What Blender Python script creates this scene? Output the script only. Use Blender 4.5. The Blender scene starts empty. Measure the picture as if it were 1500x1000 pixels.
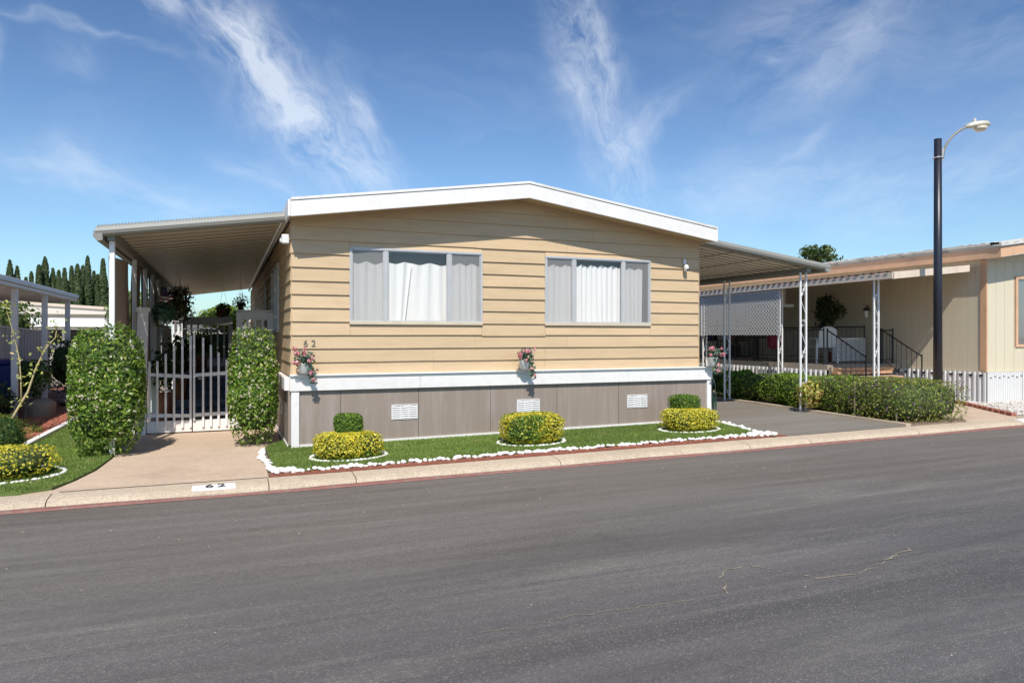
import bpy, math, random
import numpy as np
from mathutils import Vector, Matrix
random.seed(7); np.random.seed(7)
R = math.radians
S = bpy.context.scene
COL = S.collection

# ------------------------------------------------------------------ camera
YAW = 21.95
cam_d = bpy.data.cameras.new('camera'); cam = bpy.data.objects.new('camera', cam_d); COL.objects.link(cam)
cam.location = (-0.92, -11.14, 1.70)
cam.rotation_euler = (R(90), 0, R(-YAW))
cam_d.sensor_width = 36.0; cam_d.lens = 36.0*1042/1500.0
cam_d.shift_y = -9/1500.0
cam_d.clip_start = 0.05; cam_d.clip_end = 3000
S.camera = cam
S.render.resolution_x = 1024; S.render.resolution_y = 682

# ------------------------------------------------------------------ light
LIGHT = Vector((0.24, 0.80, -1.0)).normalized()          # direction the sunlight travels
sun_d = bpy.data.lights.new('sun', 'SUN'); sun = bpy.data.objects.new('sun', sun_d); COL.objects.link(sun)
sun_d.energy = 4.4; sun_d.angle = R(0.5); sun_d.color = (1.0, 0.945, 0.86)
sun.rotation_euler = LIGHT.to_track_quat('-Z', 'Y').to_euler()
S.view_settings.view_transform = 'Standard'; S.view_settings.look = 'None'
S.view_settings.gamma = 1.0; S.view_settings.use_curve_mapping = False
S.view_settings.exposure = 0.23

W = bpy.data.worlds.new('World'); S.world = W; W.use_nodes = True
nt = W.node_tree; N = nt.nodes; L = nt.links; N.clear()
wo = N.new('ShaderNodeOutputWorld'); bg = N.new('ShaderNodeBackground'); L.new(bg.outputs[0], wo.inputs[0])
bg.inputs[1].default_value = 0.132
sky = N.new('ShaderNodeTexSky'); sky.sky_type = 'NISHITA'; sky.sun_disc = False
sv = -LIGHT
sky.sun_elevation = math.asin(sv.z); sky.sun_rotation = math.atan2(sv.x, sv.y)
sky.air_density = 1.0; sky.dust_density = 0.6; sky.ozone_density = 2.2; sky.altitude = 0

class NG:
    """small helper for node maths"""
    def __init__(s, nt): s.nt = nt
    def new(s, t, **k):
        n = s.nt.nodes.new(t)
        for a, b in k.items(): setattr(n, a, b)
        return n
    def put(s, sock, v):
        if isinstance(v, bpy.types.NodeSocket): s.nt.links.new(v, sock)
        elif v is not None:
            if sock.type == 'RGBA' and isinstance(v, (tuple, list)) and len(v) == 3: v = (*v, 1)
            sock.default_value = v
    def m(s, op, a, b=None, c=None, clamp=False):
        n = s.new('ShaderNodeMath', operation=op); n.use_clamp = clamp
        s.put(n.inputs[0], a); s.put(n.inputs[1], b)
        if c is not None: s.put(n.inputs[2], c)
        return n.outputs[0]
    def mix(s, f, a, b, blend='MIX'):
        n = s.new('ShaderNodeMix'); n.data_type = 'RGBA'; n.blend_type = blend
        s.put(n.inputs[0], f); s.put(n.inputs[6], a); s.put(n.inputs[7], b)
        return n.outputs[2]
    def noise(s, vec, scale, detail=4, rough=.55, dist=0.0):
        n = s.new('ShaderNodeTexNoise'); s.put(n.inputs['Vector'], vec); n.inputs['Scale'].default_value = scale
        n.inputs['Detail'].default_value = detail; n.inputs['Roughness'].default_value = rough
        n.inputs['Distortion'].default_value = dist
        return n.outputs['Fac']
    def ramp(s, f, stops):
        n = s.new('ShaderNodeValToRGB'); s.put(n.inputs[0], f); e = n.color_ramp.elements
        while len(e) < len(stops): e.new(.5)
        for i, (p, c) in enumerate(stops):
            e[i].position = p; e[i].color = (c, c, c, 1) if not isinstance(c, (tuple, list)) else (*c, 1)
        return n.outputs[0]
    def vec(s, x, y, z=0.0):
        n = s.new('ShaderNodeCombineXYZ'); s.put(n.inputs[0], x); s.put(n.inputs[1], y); s.put(n.inputs[2], z); return n.outputs[0]
    def sep(s, v):
        n = s.new('ShaderNodeSeparateXYZ'); s.put(n.inputs[0], v); return n.outputs
    def map(s, v, scale=(1,1,1), loc=(0,0,0), rot=(0,0,0)):
        n = s.new('ShaderNodeMapping'); s.put(n.inputs[0], v); n.inputs[1].default_value = loc
        n.inputs[2].default_value = rot; n.inputs[3].default_value = scale; return n.outputs[0]

g = NG(nt)
tc = N.new('ShaderNodeTexCoord'); D = tc.outputs['Generated']
dx, dy, dz = g.sep(D)
hz = g.m('SQRT', g.m('ADD', g.m('MULTIPLY', dx, dx), g.m('MULTIPLY', dy, dy)))
U = g.m('SUBTRACT', g.m('ARCTAN2', dx, dy), R(YAW))          # bearing
V = g.m('DIVIDE', dz, g.m('MAXIMUM', hz, 0.02))              # tangent of the height above the horizon
def bearing(px, py):
    a = math.atan((px-750)/1042); return a, (491-py)/1042*math.cos(a)
warp1 = g.noise(g.vec(U, V), 7.0, 3, .6); warp2 = g.noise(g.vec(g.m('ADD', U, 5.0), V), 7.0, 3, .6)
UW = g.m('ADD', U, g.m('MULTIPLY', g.m('SUBTRACT', warp1, .5), .09))
VW = g.m('ADD', V, g.m('MULTIPLY', g.m('SUBTRACT', warp2, .5), .09))
def streak(p0, p1, wid, strength, grain=9.0, stretch=3.0, lo=.34, hi=.70):
    a = bearing(*p0); b = bearing(*p1); c = ((a[0]+b[0])/2, (a[1]+b[1])/2)
    ln = math.hypot(b[0]-a[0], b[1]-a[1])/2*1.15; ang = math.atan2(b[1]-a[1], b[0]-a[0])
    w = wid/1042.0; ca, sa = math.cos(ang), math.sin(ang)
    def rot(u, v):
        u_ = g.m('SUBTRACT', u, c[0]); v_ = g.m('SUBTRACT', v, c[1])
        al = g.m('ADD', g.m('MULTIPLY', u_, ca), g.m('MULTIPLY', v_, sa))
        ac = g.m('SUBTRACT', g.m('MULTIPLY', v_, ca), g.m('MULTIPLY', u_, sa)); return al, ac
    al, ac = rot(UW, VW)
    q1 = g.m('POWER', g.m('ABSOLUTE', g.m('DIVIDE', al, ln)), 3.0); q2 = g.m('POWER', g.m('ABSOLUTE', g.m('DIVIDE', ac, w)), 2.0)
    e = g.m('EXPONENT', g.m('MULTIPLY', g.m('ADD', q1, q2), -1.0))
    n = g.noise(g.vec(g.m('MULTIPLY', al, 1.0/stretch), ac, c[0]*13+c[1]*7), grain*3.6, 10, .66, .18)
    n2 = g.ramp(n, [(lo, 0.0), (hi, 1.0)])
    return g.m('MULTIPLY', g.m('MULTIPLY', e, n2), strength)
streaks = [
    ((305, 0), (450, 190), 46, 1.0, 9, 2.4, .36, .66), ((410, 130), (550, 300), 36, .95, 9, 2.4, .36, .68), ((215, -20), (260, 20), 22, 1.0),
    ((500, 120), (556, 250), 26, .8), ((340, 20), (400, 110), 24, .7),
    ((0, 10), (235, 82), 6, .5, 12, 4), ((90, 60), (130, 110), 18, .35), ((60, 200), (120, 235), 16, .45),
    ((-40, 210), (330, 320), 26, .45), ((330, 235), (460, 300), 18, .4), ((0, 40), (2, 90), 10, .5),
    ((835, -20), (885, 160), 36, .95, 9, 2.4, .36, .70), ((870, 120), (920, 310), 38, .75), ((905, 215), (1000, 140), 18, .5), ((815, 100), (850, 150), 18, .6),
    ((1340, -10), (1190, 130), 22, .38, 8, 4), ((1060, 110), (1330, 20), 110, .42, 5, 2), ((1100, 90), (1150, 85), 14, .3),
    ((1150, 235), (1200, 190), 10, .45), ((1000, 290), (1300, 250), 55, .42, 6, 3),
    ((1230, 330), (1540, 210), 60, .42, 6, 3), ((1000, 280), (1040, 290), 16, .4), ((1380, 60), (1560, 20), 60, .35, 5, 3),
]
cl = None
for s_ in streaks:
    o_ = streak(*s_)
    cl = o_ if cl is None else g.m('ADD', cl, o_)
# thin cirrus over the rest of the sky, plus a light veil near the horizon
gen = g.ramp(g.noise(g.vec(g.m('MULTIPLY', UW, .7), g.m('MULTIPLY', VW, 1.6), 3.3), 5.0, 6, .62, .4), [(.50, 0.0), (.85, .5)])
cl = g.m('ADD', cl, g.m('MULTIPLY', gen, .35), clamp=True)
hsv = g.new('ShaderNodeHueSaturation'); hsv.inputs['Saturation'].default_value = 1.0; hsv.inputs['Value'].default_value = 1.0
L.new(sky.outputs[0], hsv.inputs['Color'])
gam = g.new('ShaderNodeGamma'); gam.inputs[1].default_value = 1.5; L.new(g.mix(1.0, hsv.outputs[0], (0.90, 0.93, 1.0), 'MULTIPLY'), gam.inputs[0])
base_sky = g.mix(1.0, gam.outputs[0], (.305, .385, .375), 'MULTIPLY')
base_sky = g.mix(g.m('MULTIPLY', g.m('EXPONENT', g.m('MULTIPLY', g.m('MAXIMUM', V, 0.0), -4.2)), .42), base_sky, (4.6, 5.35, 6.0))
cloud_col = g.mix(1.0, g.mix(.35, (6.9, 7.2, 7.5), base_sky), (1, 1, 1), 'MULTIPLY')
L.new(g.mix(g.m('MULTIPLY', cl, .84), base_sky, cloud_col), bg.inputs[0])

# ------------------------------------------------------------------ materials
MATS = {}
def new_mat(name):
    m = bpy.data.materials.new(name); m.use_nodes = True; m.node_tree.nodes.clear()
    gg = NG(m.node_tree); out = gg.new('ShaderNodeOutputMaterial')
    p = gg.new('ShaderNodeBsdfPrincipled'); m.node_tree.links.new(p.outputs[0], out.inputs[0])
    MATS[name] = m
    return m, gg, p, out
def pm(name, col, rough=.6, vary=.12, scale=3.0, fine=60.0, bump=.15, bd=.004, metal=0.0, stretch=(1,1,1), dirt=None, dirt_amt=.3, dscale=1.3, spec=.5):
    m, gg, p, out = new_mat(name)
    t = gg.new('ShaderNodeTexCoord').outputs['Object']; ts = gg.map(t, stretch)
    a = gg.noise(ts, scale, 5, .6); b = gg.noise(ts, fine, 3, .6)
    f = gg.m('ADD', gg.m('MULTIPLY', gg.m('SUBTRACT', a, .5), vary*2.2), gg.m('MULTIPLY', gg.m('SUBTRACT', b, .5), vary*1.6))
    oi = gg.new('ShaderNodeObjectInfo').outputs['Random']
    f = gg.m('ADD', gg.m('ADD', f, 1.0), gg.m('MULTIPLY', gg.m('SUBTRACT', oi, .5), vary*.8))
    c = gg.mix(1.0, col, gg.vec(f, f, f), 'MULTIPLY')
    if dirt:
        d = gg.ramp(gg.noise(gg.map(t, stretch), dscale, 7, .7, .3), [(.48, 0.0), (.75, dirt_amt)])
        c = gg.mix(d, c, dirt)
    gg.put(p.inputs['Base Color'], c); p.inputs['Roughness'].default_value = rough; p.inputs['Metallic'].default_value = metal
    p.inputs['Specular IOR Level'].default_value = spec
    if bump:
        bn = gg.new('ShaderNodeBump'); bn.inputs['Strength'].default_value = bump; bn.inputs['Distance'].default_value = bd
        gg.put(bn.inputs['Height'], gg.m('ADD', b, gg.m('MULTIPLY', a, .5))); gg.put(p.inputs['Normal'], bn.outputs[0])
    return m
siding_m = pm('tan_paint', (.55, .40, .24), .62, .10, 1.9, 26, .5, .004, stretch=(.35, .35, 3.0), dirt=(.34, .24, .13), dirt_amt=.40, dscale=3.4)
trim_m = pm('white_trim_paint', (.76, .735, .71), .5, .06, 1.5, 40, .3, .003, dirt=(.46, .38, .30), dirt_amt=.22, dscale=7.5)
skirt_m = pm('taupe_skirt_paint', (.27, .215, .175), .7, .10, 1.2, 30, .4, .004, stretch=(2.2, 2.2, .25), dirt=(.38, .33, .29), dirt_amt=.7, dscale=2.6)
white_m = pm('white_gloss_paint', (.80, .795, .79), .38, .04, 2, 30, .1)
vent_m = pm('white_plastic', (.70, .69, .67), .45, .04)
alum_m = pm('aged_aluminium', (.48, .48, .48), .5, .10, 4, 60, .15, metal=.15)
awn_m = pm('cream_awning_metal', (.50, .44, .34), .45, .06, 2.0, 50, .1, dirt=(.25, .19, .12), dirt_amt=.35, dscale=1.5)
gutter_m = pm('weathered_gutter', (.25, .245, .22), .55, .14, 3, 40, .1, dirt=(.25, .22, .18), dirt_amt=.4, dscale=3)
roof_m = pm('white_roof_coating', (.72, .71, .68), .6, .08, 2, 30, .3, dirt=(.35, .31, .26), dirt_amt=.4, dscale=1.2)
dark_m = pm('dark_interior', (.03, .028, .027), .8, .1, bump=0)
room_m = pm('room_wall', (.55, .56, .58), .9, .05, bump=0)
ply_m = pm('black_iron', (.012, .012, .014), .4, .1, bump=.1)
grey_deck_m = pm('blue_grey_deck_paint', (.085, .098, .14), .6, .12, 2, 30, .2)
maroon_m = pm('maroon_carpet', (.10, .045, .04), .9, .15, 4, 80, .3)
brick_m = pm('tan_brick', (.50, .30, .18), .85, .18, 6, 60, .5, .006)
redbrick_m = pm('red_edging_brick', (.33, .12, .08), .85, .2, 8, 60, .5, .006)
stone_m = pm('white_painted_stone', (.78, .76, .72), .7, .08, 6, 50, .4, .006, dirt=(.42, .36, .28), dirt_amt=.35, dscale=7)
rock_m = pm('brown_rock', (.25, .20, .16), .85, .2, 4, 40, .6, .01)
screen_tan_m = pm('tan_shade_cloth', (.42, .33, .25), .85, .06, 2, 120, .2)
nb_wall_m = pm('cream_panel_paint', (.62, .55, .41), .7, .05, 1.2, 40, .25, stretch=(1, 1, .3), dirt=(.40, .33, .22), dirt_amt=.2)
nb_trim_m = pm('peach_trim_paint', (.66, .40, .24), .6, .07, 2, 40, .2, dirt=(.30, .18, .11), dirt_amt=.35, dscale=3)
nb_light_m = pm('pale_peach_metal', (.70, .58, .47), .5, .06, 2, 40, .1, dirt=(.35, .22, .15), dirt_amt=.3, dscale=3)
nb_roof_m = pm('aged_roof_edge', (.62, .60, .55), .7, .15, 5, 40, .4, dirt=(.10, .095, .09), dirt_amt=.85, dscale=3.5)
pole_m = pm('dark_navy_pole', (.016, .017, .026), .38, .2, 3, 50, .1)
lamp_m = pm('lamp_cream_metal', (.62, .56, .45), .4, .1, 8, 60, .1, metal=.2)
pink_m = pm('pink_petal', (.72, .28, .36), .6, .25, 40, 120, 0)
bin_m = pm('blue_bin_plastic', (.006, .022, .16), .4, .08, bump=0)
grey_fence_m = pm('grey_fence_paint', (.52, .51, .53), .65, .08, 2, 30, .2, stretch=(2, 2, .3))
grey_post_m = pm('grey_white_paint', (.74, .74, .76), .5, .05, 2, 30, .1)
bark_m = pm('bark', (.16, .11, .075), .9, .25, 12, 60, .6, .01)
twig_m = pm('pale_cane', (.40, .33, .17), .8, .15, 12, 60, .2)
pot_m = pm('terracotta', (.26, .10, .06), .8, .15)
potw_m = pm('white_pot', (.70, .70, .68), .5, .06)
chair_m = pm('white_resin', (.62, .62, .60), .45, .05)
numb_m = pm('bronze_numeral', (.28, .24, .18), .4, .1, metal=.4)
blackp_m = pm('black_stencil_paint', (.03, .03, .03), .7, .3, 30, 80, 0)
cloth_red_m = pm('crimson_cloth', (.30, .02, .05), .8, .1)
blue_m = pm('navy_cloth', (.03, .04, .13), .8, .1)
hose_m = pm('green_hose', (.02, .05, .035), .4, .1)
curtain_m = None
def curtain_mat():
    m, gg, p, out = new_mat('white_curtain')
    t = gg.new('ShaderNodeTexCoord').outputs['Object']
    n = gg.noise(gg.map(t, (6, 6, .8)), 2.0, 4, .6)
    gg.put(p.inputs['Base Color'], gg.mix(n, (.80, .79, .78), (.90, .895, .89))); p.inputs['Roughness'].default_value = .9
    tr = gg.new('ShaderNodeBsdfTranslucent'); gg.put(tr.inputs[0], (.8, .8, .8))
    mx = gg.new('ShaderNodeMixShader'); mx.inputs[0].default_value = .12
    m.node_tree.links.new(p.outputs[0], mx.inputs[1]); m.node_tree.links.new(tr.outputs[0], mx.inputs[2]); m.node_tree.links.new(mx.outputs[0], out.inputs[0])
    return m
curtain_m = curtain_mat()
def glass_mat(name, tint, refl, cover=0.0, ccol=(.3, .31, .33)):
    m, gg, p, out = new_mat(name); l = m.node_tree.links
    tr = gg.new('ShaderNodeBsdfTransparent'); gg.put(tr.inputs[0], tint)
    gl = gg.new('ShaderNodeBsdfGlossy'); gl.inputs['Roughness'].default_value = .02
    lw = gg.new('ShaderNodeLayerWeight'); lw.inputs[0].default_value = .5; fr_ = gg.m('ADD', gg.m('MULTIPLY', gg.m('POWER', lw.outputs['Facing'], 5.0), .9), .045)
    mx = gg.new('ShaderNodeMixShader'); gg.put(mx.inputs[0], gg.m('MULTIPLY', fr_, refl, clamp=True))
    l.new(tr.outputs[0], mx.inputs[1]); l.new(gl.outputs[0], mx.inputs[2])
    if cover:
        df = gg.new('ShaderNodeBsdfDiffuse'); gg.put(df.inputs[0], ccol)
        m2 = gg.new('ShaderNodeMixShader'); m2.inputs[0].default_value = cover
        l.new(mx.outputs[0], m2.inputs[1]); l.new(df.outputs[0], m2.inputs[2]); mx = m2
    l.new(mx.outputs[0], out.inputs[0]); m.node_tree.nodes.remove(p)
    return m
glass_m = glass_mat('window_glass', (.98, .97, .955), 1.9)
screen_m = glass_mat('insect_screen', (1, 1, 1), 0.0, .36, (.42, .415, .41))
darkglass_m = glass_mat('dark_glass', (.25, .28, .3), 3.0)
lens_m, g_, p_, o_ = new_mat('lamp_lens'); p_.inputs['Base Color'].default_value = (.66, .6, .45, 1); p_.inputs['Roughness'].default_value = .15

def leaf_mat(name, rough=.48, transl=.38, spec=.32):
    m, gg, p, out = new_mat(name)
    a = gg.new('ShaderNodeAttribute'); a.attribute_name = 'lc'
    gg.put(p.inputs['Base Color'], a.outputs['Color']); p.inputs['Roughness'].default_value = rough
    p.inputs['Specular IOR Level'].default_value = spec
    tr = gg.new('ShaderNodeBsdfTranslucent'); gg.put(tr.inputs[0], gg.mix(1.0, a.outputs['Color'], (1.2, 1.35, .7), 'MULTIPLY'))
    mx = gg.new('ShaderNodeMixShader'); mx.inputs[0].default_value = transl; l = m.node_tree.links
    l.new(p.outputs[0], mx.inputs[1]); l.new(tr.outputs[0], mx.inputs[2]); l.new(mx.outputs[0], out.inputs[0])
    return m
leaf_m = leaf_mat('leaf'); grass_leaf_m = leaf_mat('grass_blade', .6, .25, .3); petal_m = leaf_mat('petal', .7, .3, .2)
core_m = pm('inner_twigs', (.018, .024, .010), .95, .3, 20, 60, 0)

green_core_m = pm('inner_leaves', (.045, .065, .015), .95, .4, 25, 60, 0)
def asphalt(name, base, streaky=1.0, falloff_wear=False):
    m, gg, p, out = new_mat(name)
    t = gg.new('ShaderNodeTexCoord').outputs['Object']
    big = gg.noise(gg.map(t, (.10, .55, 1), (0, 0, 0), (0, 0, R(2))), 1.6, 5, .6, .4)
    st = gg.noise(gg.map(t, (.18, 3.2, 1), (4, 0, 0), (0, 0, R(-3))), 1.6, 5, .62, .3)
    band = gg.ramp(gg.noise(gg.map(t, (.05, .9, 1), (9, 3, 0), (0, 0, R(5))), 1.0, 3, .5), [(.45, 0.0), (.62, 1.0)])
    mid = gg.noise(t, 14, 6, .72)
    ag = gg.new('ShaderNodeTexVoronoi'); gg.put(ag.inputs['Vector'], t); ag.inputs['Scale'].default_value = 105
    agc = gg.sep(ag.outputs['Color'])[0]
    speck = gg.ramp(agc, [(.80, 0.0), (.98, 1.0)])
    f = gg.m('ADD', gg.m('MULTIPLY', gg.m('SUBTRACT', big, .5), .75), gg.m('MULTIPLY', gg.m('SUBTRACT', st, .5), .8*streaky))
    f = gg.m('ADD', f, gg.m('MULTIPLY', gg.m('SUBTRACT', mid, .5), .45)); f = gg.m('ADD', f, gg.m('MULTIPLY', gg.m('SUBTRACT', agc, .5), .2))
    f = gg.m('MAXIMUM', gg.m('ADD', f, 1.0), .35)
    c = gg.mix(big, (base[0]*1.08, base[1]*1.0, base[2]*.92), (base[0]*.92, base[1]*.95, base[2]*1.04))
    if falloff_wear:       # paints in vignette-like falloff, darker away from kerb; also oil and pale streaks
        yy = gg.sep(t)[1]; xx = gg.sep(t)[0]
        yw = gg.m('ADD', yy, gg.m('MULTIPLY', gg.m('SUBTRACT', gg.noise(gg.map(t, (.25, .6, 1)), 1.0, 5, .6, .6), .5), 3.2))
        falloff_dark = gg.m('MULTIPLY', gg.m('ADD', yw, 4.4), -.38, clamp=True)
        east = gg.m('MULTIPLY', gg.m('SUBTRACT', xx, -3.0), .11, clamp=True)
        falloff_dark = gg.m('MULTIPLY', falloff_dark, gg.m('ADD', gg.m('MULTIPLY', east, .45), .55))
        c = gg.mix(gg.m('MULTIPLY', falloff_dark, .85), c, (.086, .082, .087))
        oil = gg.ramp(gg.noise(gg.map(t, (.8, 1.2, 1), (7, 1, 0)), 1.3, 5, .6, .5), [(.60, 0.0), (.74, .35)])
        c = gg.mix(oil, c, (.07, .068, .066))
        pale = gg.ramp(gg.noise(gg.map(t, (.22, 2.2, 1), (1, 8, 0), (0, 0, R(7))), 1.1, 7, .72, .6), [(.54, 0.0), (.72, .5)])
        c = gg.mix(pale, c, (.21, .195, .165))
    c = gg.mix(1.0, c, gg.vec(f, f, f), 'MULTIPLY')
    c = gg.mix(gg.m('MULTIPLY', speck, gg.m('ADD', gg.m('MULTIPLY', band, .16), .06)), c, (.40, .36, .31))
    gg.put(p.inputs['Base Color'], c)
    gg.put(p.inputs['Roughness'], gg.m('ADD', gg.m('MULTIPLY', mid, .25), .62)); p.inputs['Specular IOR Level'].default_value = .35
    bn = gg.new('ShaderNodeBump'); bn.inputs['Strength'].default_value = .55; bn.inputs['Distance'].default_value = .006
    gg.put(bn.inputs['Height'], gg.m('ADD', gg.m('MULTIPLY', ag.outputs['Distance'], 1.0), mid)); gg.put(p.inputs['Normal'], bn.outputs[0])
    return m
road_m = asphalt('asphalt', (.148, .134, .117), falloff_wear=True)
drive_m = asphalt('driveway_asphalt', (.20, .180, .150), .8)
def concrete(name, base, grain=.3):
    m, gg, p, out = new_mat(name)
    t = gg.new('ShaderNodeTexCoord').outputs['Object']
    a = gg.noise(gg.map(t, (1, 1.6, 1)), 1.1, 6, .65, .3); b = gg.noise(t, 9, 6, .7)
    ag = gg.new('ShaderNodeTexVoronoi'); gg.put(ag.inputs['Vector'], t); ag.inputs['Scale'].default_value = 85
    agc = gg.sep(ag.outputs['Color'])[0]
    st = gg.ramp(gg.noise(gg.map(t, (1, 1, 1), (3, 5, 0)), .9, 5, .7, .8), [(.52, 0.0), (.72, .35)])
    f = gg.m('ADD', gg.m('MULTIPLY', gg.m('SUBTRACT', a, .5), .35), gg.m('MULTIPLY', gg.m('SUBTRACT', b, .5), .35))
    f = gg.m('ADD', gg.m('ADD', f, 1.0), gg.m('MULTIPLY', gg.m('SUBTRACT', agc, .5), grain))
    c = gg.mix(1.0, base, gg.vec(f, f, f), 'MULTIPLY'); c = gg.mix(st, c, (base[0]*.55, base[1]*.50, base[2]*.46))
    gg.put(p.inputs['Base Color'], c); p.inputs['Roughness'].default_value = .85; p.inputs['Specular IOR Level'].default_value = .25
    bn = gg.new('ShaderNodeBump'); bn.inputs['Strength'].default_value = .4; bn.inputs['Distance'].default_value = .004
    gg.put(bn.inputs['Height'], gg.m('ADD', b, agc)); gg.put(p.inputs['Normal'], bn.outputs[0])
    return m
conc_m = concrete('tan_concrete', (.54, .41, .30), .22)
curb_m = concrete('exposed_aggregate_curb', (.50, .405, .30), .38)
path_m = concrete('patio_concrete', (.36, .30, .24), .2)
soil_m = pm('soil', (.12, .085, .06), .95, .3, 3, 50, .6, .01)
earth_m = pm('dry_ground', (.26, .21, .15), .95, .2, .5, 20, .5, .01)
mulch_base_m = pm('red_mulch_bed', (.27, .10, .065), .95, .3, 10, 60, .8, .02)
turf_base_m = pm('turf_base', (.10, .14, .03), .95, .3, 5, 80, .5, .01)
redpaint_m = pm('worn_red_kerb_paint', (.27, .12, .10), .85, .2, 5, 60, .3, dirt=(.26, .2, .17), dirt_amt=.9, dscale=9)
curbwhite_m = pm('worn_white_kerb_paint', (.74, .73, .70), .7, .08, 6, 60, .3, dirt=(.40, .33, .26), dirt_amt=.6, dscale=9)
seam_m = pm('pale_crack_filler', (.30, .25, .18), .9, .4, 30, 90, .3)

# ------------------------------------------------------------------ building helpers
def rootloc(p):
    v = Vector((0, 0, 0))
    while p is not None: v += Vector(p.location); p = p.parent
    return v
def tag(o, label=None, cat=None, group=None, kind=None):
    if label: o['label'] = label
    if cat: o['category'] = cat
    if group: o['group'] = group
    if kind: o['kind'] = kind
    return o
def thing(name, label, cat, loc, group=None):
    o = bpy.data.objects.new(name, None); COL.objects.link(o); o.location = loc; o.empty_display_size = .2
    return tag(o, label, cat, group)
def link_mesh(name, me, parent=None, loc=None, rot=None, scale=None, kind=None):
    o = bpy.data.objects.new(name, me); COL.objects.link(o)
    if parent is not None: o.parent = parent
    if loc is not None: o.location = Vector(loc) - rootloc(parent)
    if rot is not None: o.rotation_euler = rot
    if scale is not None: o.scale = scale
    if kind: o['kind'] = kind
    return o
def boundary(me):
    pass
class B:
    def __init__(s): s.v = []; s.f = []
    def add(s, vs, fs):
        k = len(s.v); s.v += [tuple(v) for v in vs]; s.f += [tuple(i+k for i in f) for f in fs]; return s
    def box(s, x0, x1, y0, y1, z0, z1):
        return s.hexa([(x0,y0,z0),(x1,y0,z0),(x1,y1,z0),(x0,y1,z0),(x0,y0,z1),(x1,y0,z1),(x1,y1,z1),(x0,y1,z1)])
    def hexa(s, p):
        return s.add(p, [(0,3,2,1),(4,5,6,7),(0,1,5,4),(1,2,6,5),(2,3,7,6),(3,0,4,7)])
    def prism(s, poly, axis, a, b):
        """poly: 2-D outline (in the two other axes, in xyz order) pushed from a to b along axis"""
        n = len(poly)
        def P(q, t):
            return {'x': (t, q[0], q[1]), 'y': (q[0], t, q[1]), 'z': (q[0], q[1], t)}[axis]
        s.add([P(q, a) for q in poly] + [P(q, b) for q in poly],
              [tuple(range(n))[::-1], tuple(range(n, 2*n))] + [(i, (i+1) % n, (i+1) % n+n, i+n) for i in range(n)])
        return s
    def sheet(s, path, off):
        """extrude polyline path (3-D) by vector off"""
        n = len(path); s.add(list(path) + [tuple(p[k]+off[k] for k in range(3)) for p in path],
              [(i, i+1, i+1+n, i+n) for i in range(n-1)]); return s
    def tube(s, pts, r, n=8, cap=True):
        pts = [Vector(p) for p in pts]; rs = r if isinstance(r, (list, tuple)) else [r]*len(pts)
        k = len(s.v); prev = None
        for i, p in enumerate(pts):
            t = (pts[min(i+1, len(pts)-1)] - pts[max(i-1, 0)]).normalized()
            if prev is None:
                a = Vector((0, 0, 1)) if abs(t.z) < .9 else Vector((1, 0, 0)); u = t.cross(a).normalized()
            else: u = (prev - t*prev.dot(t)).normalized()
            prev = u; w = t.cross(u)
            for j in range(n):
                an = 2*math.pi*j/n; s.v.append(tuple(p + (u*math.cos(an) + w*math.sin(an))*rs[i]))
        for i in range(len(pts)-1):
            for j in range(n): s.f.append((k+i*n+j, k+i*n+(j+1) % n, k+(i+1)*n+(j+1) % n, k+(i+1)*n+j))
        if cap:
            s.f.append(tuple(k+j for j in range(n))[::-1]); s.f.append(tuple(k+(len(pts)-1)*n+j for j in range(n)))
        return s
    def lathe(s, c, prof, n=16):
        k = len(s.v)
        for r, z in prof:
            for j in range(n):
                an = 2*math.pi*j/n; s.v.append((c[0]+r*math.cos(an), c[1]+r*math.sin(an), c[2]+z))
        for i in range(len(prof)-1):
            for j in range(n): s.f.append((k+i*n+j, k+i*n+(j+1) % n, k+(i+1)*n+(j+1) % n, k+(i+1)*n+j))
        s.f.append(tuple(k+j for j in range(n))[::-1]); s.f.append(tuple(k+(len(prof)-1)*n+j for j in range(n)))
        return s
    def mesh(s, name, mat, smooth=False, off=(0, 0, 0), bevel=0):
        me = bpy.data.meshes.new(name)
        me.from_pydata([(v[0]-off[0], v[1]-off[1], v[2]-off[2]) for v in s.v], [], s.f)
        import bmesh
        bm = bmesh.new(); bm.from_mesh(me); bmesh.ops.recalc_face_normals(bm, faces=bm.faces)
        if bevel: bmesh.ops.bevel(bm, geom=[e for e in bm.edges if e.is_manifold and e.calc_face_angle(0) > .6], offset=bevel, segments=1, affect='EDGES')
        bm.to_mesh(me); bm.free()
        me.materials.append(mat)
        if smooth: me.polygons.foreach_set('use_smooth', [True]*len(me.polygons))
        return me
    def build(s, name, mat, parent=None, smooth=False, kind=None, bevel=0, label=None):
        off = rootloc(parent); me = s.mesh(name, mat, smooth, off, bevel)
        o = link_mesh(name, me, parent, kind=kind)
        if label: o['label'] = label
        return o
def box(name, mat, parent, x0, x1, y0, y1, z0, z1, bevel=0, **k):
    return B().box(x0, x1, y0, y1, z0, z1).build(name, mat, parent, bevel=bevel, **k)
def struct(name, bb, mat, parent=None, smooth=False):
    return bb.build(name, mat, parent, smooth=smooth, kind='structure')
def gz(x): return .01*max(x, 0.0)

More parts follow.
